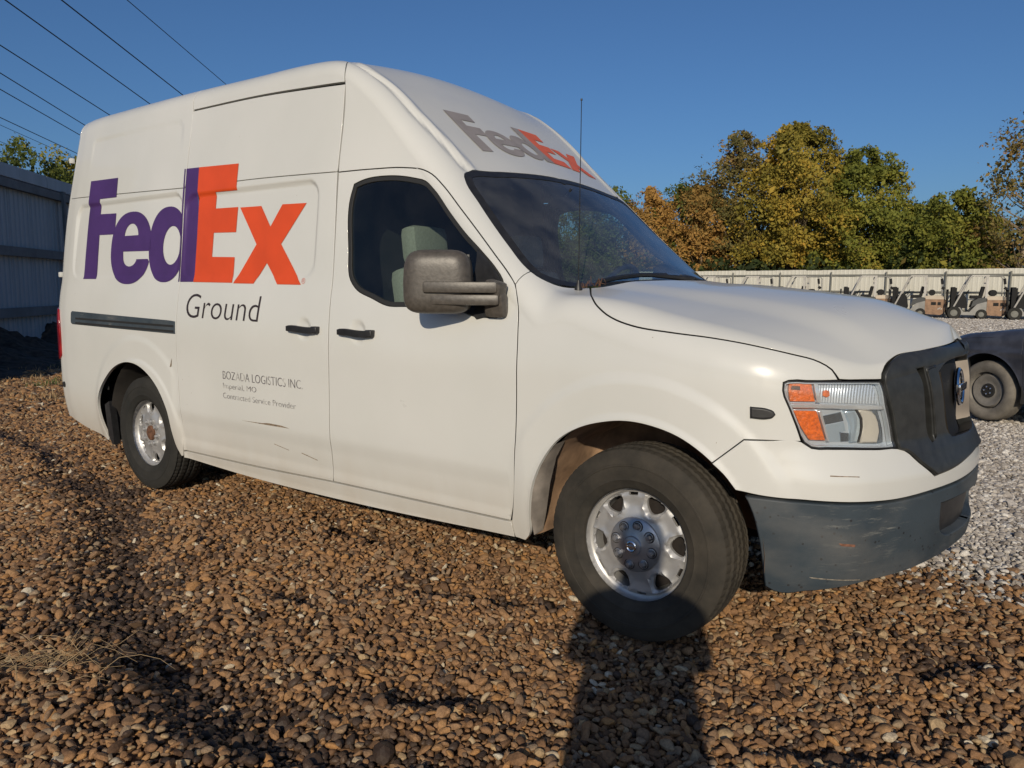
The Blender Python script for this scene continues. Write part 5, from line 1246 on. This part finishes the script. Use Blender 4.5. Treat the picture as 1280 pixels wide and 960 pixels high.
for nm_, mt_, pr_, ct_ in (('F','purple',qp,(-3.2235,-3.195)),('e','purple',qp,None),('d','purple',qp,(-3.2235,-3.195)),('stem','purple',slide_door,cutj),('E','orange',slide_door,None),('x','orange',slide_door,None)):
    decal(BS, 'letter', put_letters([nm_], None, None, None, side_t), M[mt_], pr_, cut=ct_)
# text objects turned into print on the door
def text_shapes(txt, offset, sx, shear=0):
    cu = bpy.data.curves.new('tmp', 'FONT'); cu.body = txt; cu.size = 1; cu.offset = offset; cu.resolution_u = 5; cu.shear = shear
    o = bpy.data.objects.new('tmp', cu); COL.objects.link(o); dg = bpy.context.evaluated_depsgraph_get(); me = bpy.data.meshes.new_from_object(o.evaluated_get(dg))
    V = np.array([v.co[:2] for v in me.vertices]); F = [tuple(p.vertices) for p in me.polygons]
    bpy.data.objects.remove(o); bpy.data.curves.remove(cu); bpy.data.meshes.remove(me); return V, F
def print_text(txt, s0, s1, zb0, zb1, cap, offset, mat, par, shear=0, name='lettering'):
    V, F = text_shapes(txt, offset, 1, shear); x0, x1 = V[:,0].min(), V[:,0].max(); capu = .70
    t = (V[:,0]-x0)/(x1-x0); S = s0+(s1-s0)*t; Z = zb0+(zb1-zb0)*t+V[:,1]/capu*cap
    W = z2w(S, Z); P = BS.P(S, W, .0022); N = BS.N(S, W, .0022)
    bm = bmesh.new(); vs = [bm.verts.new(p) for p in P]
    for f in F:
        try: bm.faces.new([vs[i] for i in f])
        except ValueError: pass
    bmesh.ops.triangulate(bm, faces=bm.faces[:]); bm.normal_update()
    for f in bm.faces:
        if f.normal.y > 0: f.normal_flip()
    me = bpy.data.meshes.new(name); bm.to_mesh(me); bm.free(); me.materials.append(mat); o = bpy.data.objects.new(name, me); COL.objects.link(o); o.parent = par; return o
print_text('Ground', -3.105, -2.350, 1.178, 1.172, .150, -.012, M['ink'], slide_door, shear=.12)
print_text('BOZADA LOGISTICS INC.', -2.716, -1.975, .830, .830, .049, -.012, M['ink2'], slide_door)
print_text('Imperial, MO', -2.716, -2.390, .776, .776, .032, -.014, M['ink2'], slide_door)
print_text('Contracted Service Provider', -2.720, -2.038, .716, .716, .034, -.016, M['ink2'], slide_door)
print_text('\u00ae', -2.018, -1.988, 1.385, 1.385, .03, -.01, M['orange'], slide_door)
# scratches
for pts in ([(-2.55,.600),(-2.35,.606),(-2.30,.612),(-2.18,.612),(-2.10,.603),(-2.3,.600)], [(-2.34,.603),(-2.28,.613),(-2.22,.607)], [(-2.03,.475),(-1.90,.452),(-1.90,.448),(-2.03,.470)], [(-2.27,.495),(-2.14,.475),(-2.14,.472),(-2.27,.491)]):
    decal(BS, 'scratch', [(dens(SZ(pts), .03), [])], M['scratch'], slide_door, off=.0015, ds=.02)
decal(BS, 'scratch', [(dens(SZ([(-3.300,.86),(-3.275,.92),(-3.283,.865)]), .03), [])], M['scratch'], qp, off=.0015)
for x_, z_, L_ in ((.62,.74,.07),(.70,.728,.05)): pass
decal(BS, 'scratch', [([(.70,.595),(.80,.588),(.80,.584),(.70,.590)], [])], M['scratch'], [o for o in van.children if o.name.startswith('bumper_cover')][0], off=.0015)
for (a, b, c, d_, mt) in ((.742,.268,.800,.258,'scuff_o'),(.66,.090,.85,.068,'scuff_w')):
    decal(BS, 'scratch', [(dens([(a,b),(c,d_),(c,d_-.012 if mt == 'scuff_o' else d_-.006),(a+.01,b-.014 if mt == 'scuff_o' else b-.007)], .03), [])], M[mt], bump_o, off=.0015)
# forehead lettering: across y, up the slope
def fore(p, y0=-.482, y1=.60):
    p = np.array(p, float); t = (p[:,0]+4.56)/(4.56-2.02); y = y0+(y1-y0)*t; hgt = (p[:,1]-1.395)/(2.10-1.395); s_ = -1.178-(1.448-1.178)*hgt
    return s_, y
def fore_decal(names, mat):
    V = []; F = []; k = 0
    for nme in names:
        for o, hs in LG[nme]:
            cs = [dens(o, .02)]+[dens(h, .02) for h in hs]
            global KW; kw = KW; KW = 1.0
            G, T = fill(cs, .04, np.arange(1.3, 2.2, .04)); KW = kw
            s_, y = fore(G); P = np.zeros((len(G), 3))
            # solve w for wanted y on the surface
            Wt = np.full(len(G), 2.5); 
            for _ in range(30):
                yy = BS.P(s_, Wt)[:,1]; Wt = np.clip(Wt+(-np.abs(y)-yy)/.75, 1.5, 2.9995)
            P = BS.P(s_, Wt, .003); N = BS.N(s_, Wt, .003); sg = np.sign(y); P[:,1] = y; N[:,1] *= np.where(y > 0, -1, 1)
            a, b, c = P[T[:,0]], P[T[:,1]], P[T[:,2]]; fl = ((np.cross(b-a, c-a))*N[T[:,0]]).sum(1) < 0; T[fl] = T[fl][:, ::-1]
            V.append(np.hstack([P, N])); F += [tuple(t+k) for t in T]; k += len(P)
    V = np.vstack(V); par = [o for o in van.children if o.name.startswith('front_roof_section')][0]
    return mkmesh('letter', V[:,:3], F, mat, par, V[:,3:])
for q_ in ('F','e','d','stem'): fore_decal([q_], M['greydecal'])
for q_ in ('E','x'): fore_decal([q_], M['orange2'])
# ------------------------------------------------------------------ forklifts
def forklift():
    t = thing('forklift', 'x', 'forklift', (0,0,0))
    # faces -x; length about 2.4 m
    mb = MB(); mb.prism([(-.85,.20),(-1.0,.34),(-1.0,.52),(-.66,.56),(-.50,.34),(-.25,.34),(.05,.72),(.60,.90),(.60,.24),(.45,.18)], 'y', -.50, .50); mb.build('chassis', M['fl_grey'], t, smooth=True)
    mb = MB(); mb.prism([(-.20,.56),(-.12,.86),(.10,1.0),(.60,1.05),(.60,.80),(.05,.70)], 'y', -.46, .46); mb.build('engine_hood', M['dash'], t)
    mb = MB(); mb.prism([(.46,.20),(.46,.98),(1.15,.98),(1.33,.90),(1.38,.60),(1.32,.28),(1.15,.16)], 'y', -.52, .52); cw_ = mb.build('counterweight', M['fl_tan'], t, smooth=True)
    mb = MB(); mb.prism([(.44,.985),(.44,1.10),(1.12,1.12),(1.28,1.04),(1.31,.925)], 'y', -.50, .50); mb.build('counterweight_cap', M['fl_cream'], t, smooth=True)
    for s_ in (-.24, .24):
        mb = MB(); mb.box((1.08,-.523,.72) if s_ < 0 else (1.37,s_,.72), (.14,.02,.15) if s_ < 0 else (.04,.14,.12)); mb.build('vent', M['matte'], cw_)
    mb = MB(); mb.box((.83,-.523,.72), (.22,.02,.15)); mb.build('vent', M['matte'], cw_)
    mb = MB(); mb.box((.90,-.524,.955), (.86,.01,.05)); mb.build('paint_band', M['fl_cream'], cw_)
    mb = MB()
    for q_ in range(3): mb.box((1.05+.07*q_,-.523,.46+.04*(q_%2)), (.045,.012,.08), rot=(0,.5,0))
    mb.build('number_print', M['fl_white'], cw_)
    # mast and carriage
    mast = None
    for s_ in (-.30, .30):
        mb = MB(); mb.box((-.98,s_,.80), (.14,.09,1.45)); mb.box((-.86,s_*.8,.80), (.09,.07,1.40)); o = mb.build('mast_rail', M['matte'], t)
    mb = MB(); mb.box((-.96,0,1.50), (.14,.66,.08)); mb.box((-.96,0,1.0), (.12,.66,.08)); mb.tube([(-.88,0,.2),(-.88,0,1.45)], .055, 8); mb.build('mast_crossbar', M['matte'], t)
    mb = MB(); 
    for z_ in (.35, .75): mb.box((-1.20,0,z_), (.05,1.0,.12))
    for y_ in (-.46,-.23,0,.23,.46): mb.box((-1.20,y_,.85), (.035,.035,1.1))
    mb.box((-1.20,0,1.40), (.04,.98,.05)); mb.build('load_backrest', M['matte'], t)
    # overhead guard
    for s_ in (-.47, .47):
        mb = MB(); mb.tube([(-.94,s_,.56),(-.30,s_*.98,2.00),(-.22,s_*.98,2.08)], .040, 8); mb.build('guard_front_leg', M['fl_white'], t, smooth=True)
        mb = MB(); mb.box((.42,s_*.95,1.55), (.10,.07,1.08)); mb.build('guard_rear_leg', M['fl_white'], t)
        mb = MB(); mb.box((.12,s_*.97,2.08), (.74,.07,.06)); mb.build('guard_rail', M['fl_white'], t)
        mb = MB(); mb.tube([(.48,s_*.9,2.07),(1.06,s_*.85,2.06),(1.14,s_*.85,1.96),(1.16,s_*.85,1.12)], .026, 6); mb.build('guard_tail_hoop', M['fl_grey'], t, smooth=True)
    for k in range(6):
        mb = MB(); mb.box((-.20+.13*k,0,2.10), (.035,.94,.03)); mb.build('guard_bar', M['fl_white'], t)
    mb = MB(); mb.box((.02,0,1.06), (.50,.50,.16), bev=.03); mb.box((.26,0,1.32), (.14,.48,.50), rot=(0,.2,0), bev=.04); mb.build('seat', M['matte'], t, smooth=True)
    mb = MB(); mb.prism([(-.86,.55),(-.80,1.12),(-.55,1.22),(-.40,1.0),(-.34,.50)], 'y', -.46, .46); mb.build('dashboard', M['matte'], t)
    mb = MB(); mb.tube([(-.56,0,1.1),(-.34,0,1.30)], .025, 6); mb.tube([(-.34+.10*math.cos(a)*.6,.16*math.sin(a),1.30+.10*math.cos(a)) for a in np.linspace(0, 6.283, 17)], .014, 5, caps=False); mb.build('steering_wheel', M['matte'], t, smooth=True)
    mb = MB(); mb.tube([(.72,-.34,1.26),(.72,.30,1.26)], .15, 14); mb.build('gas_tank', M['matte'], t, smooth=True)
    mb = MB(); mb.tube([(1.12,-.40,1.95),(1.16,-.40,1.68)], .06, 8); mb.tube([(1.14,-.38,1.52),(1.26,-.38,1.44)], .07, 8); mb.build('tail_light', M['matte'], t, smooth=True)
    for x_, R_, y_ in ((-.90,.30,.50),(.26,.24,.47)):
        for s_ in (-1, 1):
            w = bpy.data.objects.new('wheel', None); COL.objects.link(w); w.parent = t; w.location = (x_, y_*s_, R_); w.empty_display_size = .1
            Q = Matrix.Rotation(math.pi/2, 4, 'X')
            mb = MB(); mb.lathe([(R_*.55,-.09),(R_*.93,-.095),(R_,-.07),(R_,.07),(R_*.93,.095),(R_*.55,.09)], 26, Q); mb.build('tyre', M['tyre2'], w, smooth=True)
            mb = MB(); mb.lathe([(0,-.055),(R_*.3,-.06),(R_*.5,-.045),(R_*.57,-.08),(R_*.57,.08),(R_*.5,.045),(0,.06)], 20, Q); mb.build('rim', M['rail'], w, smooth=True)
    return t
fork0 = forklift()
FL = [(-4.12,'forklift above the dark car, second from the right edge of the photo',.05,0), (-6.74,'forklift with rusty tan counterweight, second visible one left of the dark car hood',-.04,0), (-9.14,'forklift half hidden by the van hood with its load grille showing',.12,0),
      (-12.64,'forklift whose roof and seat back show over the middle of the van hood',-.10,0), (-15.31,'forklift of which only the roof guard shows near the van wiper',.06,0), (-17.84,'farthest forklift at the left end of the row',-.05,0), (-1.60,'forklift cut off by the right edge of the photo',.03,0)]
for i, (x_, lb, rz_, _) in enumerate(FL):
    o = fork0 if i == 0 else copy_tree(fork0)
    o.location = (x_+.05, 40.6, 0); o.rotation_euler = (0,0,rz_+.18); o['label'] = lb; o['group'] = 'forklifts parked along the white fence'
# ------------------------------------------------------------------ dark car
def car():
    cE, cyt, czt, chw = tab((-3.75,.88,.50,.95,.66),(-3.5,.93,.60,1.02,.80),(-3.1,.95,.62,1.12,.87),(-2.75,.94,.55,1.34,.90),(-2.2,.93,.56,1.45,.91),(-1.5,.92,.57,1.44,.915),(-1.1,.91,.60,1.30,.915),(-.70,.945,.66,1.14,.915),(-.45,.925,.70,1.06,.91),(0.,.885,.72,.99,.905),(.45,.82,.68,.90,.86),(.70,.70,.56,.77,.76),(.88,.60,.40,.64,.58),(.93,.55,.30,.58,.50))
    def cb(s, w):
        s = np.asarray(s, float); w = np.asarray(w, float); E = cE(s); hw = chw(s); yt = cyt(s); zt = czt(s); t = np.clip(w, 0, 1); z = .20+(E-.20)*t
        y = hw*(1-.10*(1-t)**3-.035*t**4); t2 = np.clip(w-1, 0, 1); y1 = hw*.965
        ez = zt-.05; k = t2; y2 = y1*(1-k)+yt*k; z2 = E+(ez-E)*(k**.9)+.03*np.sin(math.pi*k)*(ez-E < .3)
        t3 = np.clip(w-2, 0, 1); y3 = yt*(1-t3); z3 = ez+(zt-ez)*np.sin(t3*math.pi/2)
        Y = np.where(w <= 1, y, np.where(w <= 2, y2, y3)); Z = np.where(w <= 1, z, np.where(w <= 2, z2, z3))
        return np.stack([s, -Y, Z], -1)
    def cd(s, w, P):
        z = P[:,2]; q = np.zeros(len(s))
        for cx in (0, -2.75): rr = np.hypot(s-cx, z-.32); q += .018*ss(rr, .42, .36)*(w < 1)
        q += .010*np.exp(-((z-.74)/.03)**2)*(w < 1); q -= .010*ss(z, .42, .34)*(w < 1)
        return q
    CS = Surf(cb, cd); t = thing('parked_car', 'dusty dark sedan with a pale steel wheel, front wing showing at right behind the van', 'car', (0,0,0))
    wl = np.concatenate([np.arange(-.02, 1, .05), np.arange(1, 2, .1), np.arange(2, 3, .1)])
    def zz(s, z): return (z-.20)/(float(cE(s))-.20)
    def arch(cx, n=13, R=.395): 
        o = []
        for k in range(n):
            a = math.radians(-14+208*k/(n-1)); s_ = cx+R*math.cos(a); z = max(.2, .32+R*math.sin(a)); o.append((s_, zz(s_, z)))
        return o
    for side in (1, -1):
        low = [(.93,0),(.93,.5),(.93,1),(.45,1),(0,1),(-.38,1),(-.40,.6),(-.42,.02)]+[p for p in arch(0)[::-1]]
        panel(CS, 'front_wing', [low], M['navy'], t, side=side, ds=.04, wl=wl, gap=.002)
        d1 = [(-.42,.03),(-.40,.6),(-.38,1),(-.9,1),(-1.42,1),(-1.43,.5),(-1.43,.03)]
        dd = panel(CS, 'front_door', [d1], M['navy'], t, side=side, ds=.05, wl=wl, gap=.002)
        d2 = [(-1.43,.03),(-1.43,.5),(-1.42,1),(-2.0,1),(-2.40,1),(-2.38,.75)]+[p for p in arch(-2.75) if p[0] > -2.75 and p[1] < .75 and p[0] > -2.50][::-1][::-1]+[(-2.3,.03)]
        d2 = [(-1.43,.03),(-1.43,.5),(-1.42,1),(-2.0,1),(-2.40,1),(-2.42,.70),(-2.36,.40),(-2.33,.03)]
        panel(CS, 'rear_door', [d2], M['navy'], t, side=side, ds=.05, wl=wl, gap=.002)
        q = [(-2.33,.03),(-2.36,.40),(-2.42,.70),(-2.40,1),(-3.0,1),(-3.75,1),(-3.75,.5),(-3.75,0.03)]+arch(-2.75)[::-1]
        q = [p for p in q if True]
        panel(CS, 'rear_wing', [[(-2.40,1),(-3.0,1),(-3.75,1),(-3.75,.5),(-3.75,.03),(-3.12,.03)]+[p for p in arch(-2.75)[::-1] if p[1] > .08]+[(-2.405,.12),(-2.38,.40),(-2.42,.70)]], M['navy'], t, side=side, ds=.05, wl=wl, gap=.002)
        panel(CS, 'side_window', [[(-.78,1.02),(-1.05,1.45),(-1.38,1.80),(-1.40,1.02)]], M['carglass'], t, side=side, ds=.06, wl=wl, raw=True)
        panel(CS, 'side_window', [[(-1.46,1.02),(-1.46,1.82),(-2.2,1.82),(-2.55,1.5),(-2.62,1.02)]], M['carglass'], t, side=side, ds=.06, wl=wl, raw=True)
        panel(CS, 'window_frame', [[(-.62,1.0),(-.75,1.5),(-1.15,2.0),(-1.5,2.02),(-2.6,2.02),(-2.9,1.6),(-3.05,1.0),(-2.62,1.0),(-2.62,1.02),(-2.55,1.5),(-2.2,1.82),(-1.46,1.82),(-1.38,1.80),(-1.05,1.45),(-.78,1.02),(-.78,1.0)]], M['navy'], t, side=side, ds=.05, wl=wl, raw=True, gap=.0)
        panel(CS, 'headlight', [[(.86,.62),(.88,.95),(.60,1.02),(.45,.93),(.62,.72)]], M['lens'], t, side=side, off=.004, ds=.05, wl=wl)
        mb = MB(); mb.box((-.82,-1.0*side,.98), (.12,.18,.12), bev=.03); mb.build('door_mirror', M['navy'], t, smooth=True)
        mb = MB(); mb.box((-1.28,-.93*side,.80), (.18,.03,.03), bev=.01); mb.build('door_handle', M['navy'], t, smooth=True)
    panel(CS, 'hood', [[(.93,1.0),(.45,1.0),(0,1.0),(-.38,1.0),(-.58,1.2),(-.60,2.0),(-.60,3.0),(0,3),(.5,3),(.93,3.0),(.93,2)]], M['navy'], t, side=0, center=True, ds=.05, wl=wl)
    panel(CS, 'windshield', [[(-.62,1.25),(-.78,1.6),(-1.18,2.05),(-1.2,3.0),(-.62,3.0),(-.62,2.0)]], M['carglass'], t, side=0, center=True, ds=.05, wl=wl)
    panel(CS, 'roof', [[(-1.2,2.04),(-2.0,2.04),(-2.62,2.04),(-2.66,3.0),(-1.9,3),(-1.2,3.0)]], M['navy'], t, side=0, center=True, ds=.06, wl=wl)
    panel(CS, 'trunk_lid', [[(-2.66,2.04),(-2.95,1.5),(-3.05,1.0),(-3.75,1.0),(-3.75,2),(-3.75,3.0),(-3.2,3),(-2.66,3.0)]], M['navy'], t, side=0, center=True, ds=.06, wl=wl)
    mb = MB(); mb.box((-1.4,0,.32), (4.2,1.3,.22)); mb.box((-1.4,0,.62), (1.9,1.6,.5)); mb.build('underbody', M['matte'], t)
    for cx in (0, -2.75):
        for side in (1, -1):
            V = []; F = []
            for i in range(19):
                a = math.radians(-12+204*i/18)
                for y in (.885,.55): V.append((cx+.41*math.cos(a), -y*side, .32+.41*math.sin(a)))
            F = [(2*i, 2*i+2, 2*i+3, 2*i+1) for i in range(18)]; k = len(V); V.append((cx, -.55*side, .32)); F += [(2*i+1, 2*i+3, k) for i in range(18)]
            mkmesh('wheel_arch', V, F, M['matte'], t)
            w = bpy.data.objects.new('wheel', None); COL.objects.link(w); w.parent = t; w.location = (cx, -.775*side, .32); w.rotation_euler = (0,0,0 if side == -1 else math.pi); w.empty_display_size = .1
            Q = Matrix.Rotation(-math.pi/2, 4, 'X')
            mb = MB(); mb.lathe([(.20,.085),(.22,.098),(.27,.104),(.298,.092),(.312,.075),(.32,.03),(.32,-.08),(.30,-.1),(.20,-.09)], 48, Q); mb.build('tyre', M['tyre3'], w, smooth=True)
            mb = MB(); mb.lathe([(0,.05),(.06,.052),(.075,.045),(.095,.040),(.135,.062),(.165,.066),(.180,.050),(.186,.02),(.196,.03),(.206,.085),(.212,.088),(.212,.07)], 48, Q); mb.build('rim', M['carrim'], w, smooth=True, auto=50)
            mb = MB(); mb.lathe([(0,.058),(.068,.056),(.076,.05),(.076,.04)], 24, Q); mb.build('hub_cover', M['matte'], w, smooth=True)
            for q_ in range(5):
                a = 6.283*q_/5; mb = MB(); mb.lathe([(.011,.05),(.011,.068),(.006,.072),(0,.072)], 6, Matrix.Translation((.040*math.cos(a)*1.0,0,.040*math.sin(a)))@Q); mb.build('lug_nut', M['chrome'], w)
    return t
# front wheel hub seen at (.39, 5.99); the car points left and away from the viewer
cr = car(); cang = math.radians(96.4)+math.radians(90-38)
# near (visible) side must face the camera: forward x left-away, so the visible side is the car's left (+y)
off = Matrix.Rotation(cang, 3, 'Z')@Vector((0, .86, 0))
cr.location = (.39-off.x, 5.99-off.y, 0); cr.rotation_euler = (0,0,cang)
# ------------------------------------------------------------------ twigs caught at the cowl
tag(straw('dry_twigs', '', (-.405,-.735), 5, .045, 5, M['twig'], .008, zb=1.372, rad=.0016, flat=1.1, head=.3), 'few dry brown twigs caught at the foot of the van antenna', 'twigs', 'dry twigs caught on the cowl')
tag(straw('dry_twigs', '', (-.385,-.64), 6, .05, 6, M['twig'], .010, zb=1.380, rad=.0016, flat=1.1, head=.3), 'dry brown twigs caught beside the near wiper on the cowl', 'twigs', 'dry twigs caught on the cowl')
# ------------------------------------------------------------------ the photographer, who casts the long shadow
def person():
    t = thing('person', 'person standing and holding up a phone, casting the long shadow towards the front wheel', 'person', (0,0,0))
    fwd = Vector((-math.cos(SUN_AZ), -math.sin(SUN_AZ), 0)); rt = Vector((fwd.y, -fwd.x, 0)); o = Vector((CAM.x, CAM.y, 0))-fwd*.40
    def W_(a, b, c): return o+rt*a+fwd*b+Vector((0,0,c))
    J = {'pel':(0,0,.95,.22),'wai':(0,.01,1.10,.215),'che':(0,.0,1.30,.225),'sho':(0,.0,1.46,.12),'nec':(0,.02,1.56,.062),'he1':(0,.05,1.66,.095),'he2':(0,.05,1.74,.10),'he3':(0,.03,1.80,.06)}
    for s_, n_ in ((-1,'l'),(1,'r')):
        J['hip'+n_] = (.125*s_,0,.90,.135); J['kne'+n_] = (.115*s_,.02,.50,.12); J['ank'+n_] = (.12*s_,-.02,.09,.11); J['toe'+n_] = (.20*s_,.17,.045,.04); J['hee'+n_] = (.17*s_,-.06,.04,.042)
        J['sh'+n_] = (.19*s_,.0,1.44,.072); J['elb'+n_] = (.235*s_,.12,1.20,.055); J['wri'+n_] = (.115*s_,.27,1.34,.033); J['han'+n_] = (.085*s_,.325,1.365,.030)
    E_ = [('pel','wai'),('wai','che'),('che','sho'),('sho','nec'),('nec','he1'),('he1','he2'),('he2','he3')]
    for n_ in 'lr': E_ += [('pel','hip'+n_),('hip'+n_,'kne'+n_),('kne'+n_,'ank'+n_),('ank'+n_,'toe'+n_),('ank'+n_,'hee'+n_),('sho','sh'+n_),('sh'+n_,'elb'+n_),('elb'+n_,'wri'+n_),('wri'+n_,'han'+n_)]
    # fingers
    for s_, n_ in ((-1,'l'),(1,'r')):
        for k in range(4):
            J['f%d%s' % (k, n_)] = (.086*s_,.352-.004*k,1.395-.019*k,.0095); J['g%d%s' % (k, n_)] = (.078*s_,.376,1.397-.019*k,.008); J['h%d%s' % (k, n_)] = (.062*s_,.384,1.398-.019*k,.007)
            E_ += [('han'+n_,'f%d%s' % (k, n_)),('f%d%s' % (k, n_),'g%d%s' % (k, n_)),('g%d%s' % (k, n_),'h%d%s' % (k, n_))]
        J['t'+n_] = (.070*s_,.335,1.395,.010); J['u'+n_] = (.058*s_,.350,1.405,.008); E_ += [('han'+n_,'t'+n_),('t'+n_,'u'+n_)]
    keys = list(J); idx = {k: i for i, k in enumerate(keys)}
    me = bpy.data.meshes.new('body'); me.from_pydata([W_(*J[k][:3]) for k in keys], [(idx[a], idx[b]) for a, b in E_], [])
    b = bpy.data.objects.new('body', me); COL.objects.link(b); b.parent = t; me.materials.append(M['cloth'])
    sk = b.modifiers.new('skin', 'SKIN')
    for i, k in enumerate(keys):
        v = me.skin_vertices[0].data[i]; v.radius = (J[k][3], J[k][3]*(.82 if k in ('che','wai','pel','sho') else 1)); v.use_root = (k == 'pel')
    sb = b.modifiers.new('sub', 'SUBSURF'); sb.levels = 1; sb.render_levels = 2
    mb = MB(); c = W_(0,.372,1.372-.0); R_ = math.atan2(fwd.y, fwd.x)-math.pi/2
    ph = thing('phone', 'dark phone held up in both hands by the photographer', 'phone', tuple(W_(0,.372,1.372)), R_)
    mb.box((0,0,0), (.155,.008,.075), bev=.003); mb.build('phone_body', M['matte'], ph, smooth=True)
    mb = MB(); mb.box((0,-.0048,0), (.146,.0012,.068)); mb.build('screen', M['carglass'], ph)
person()
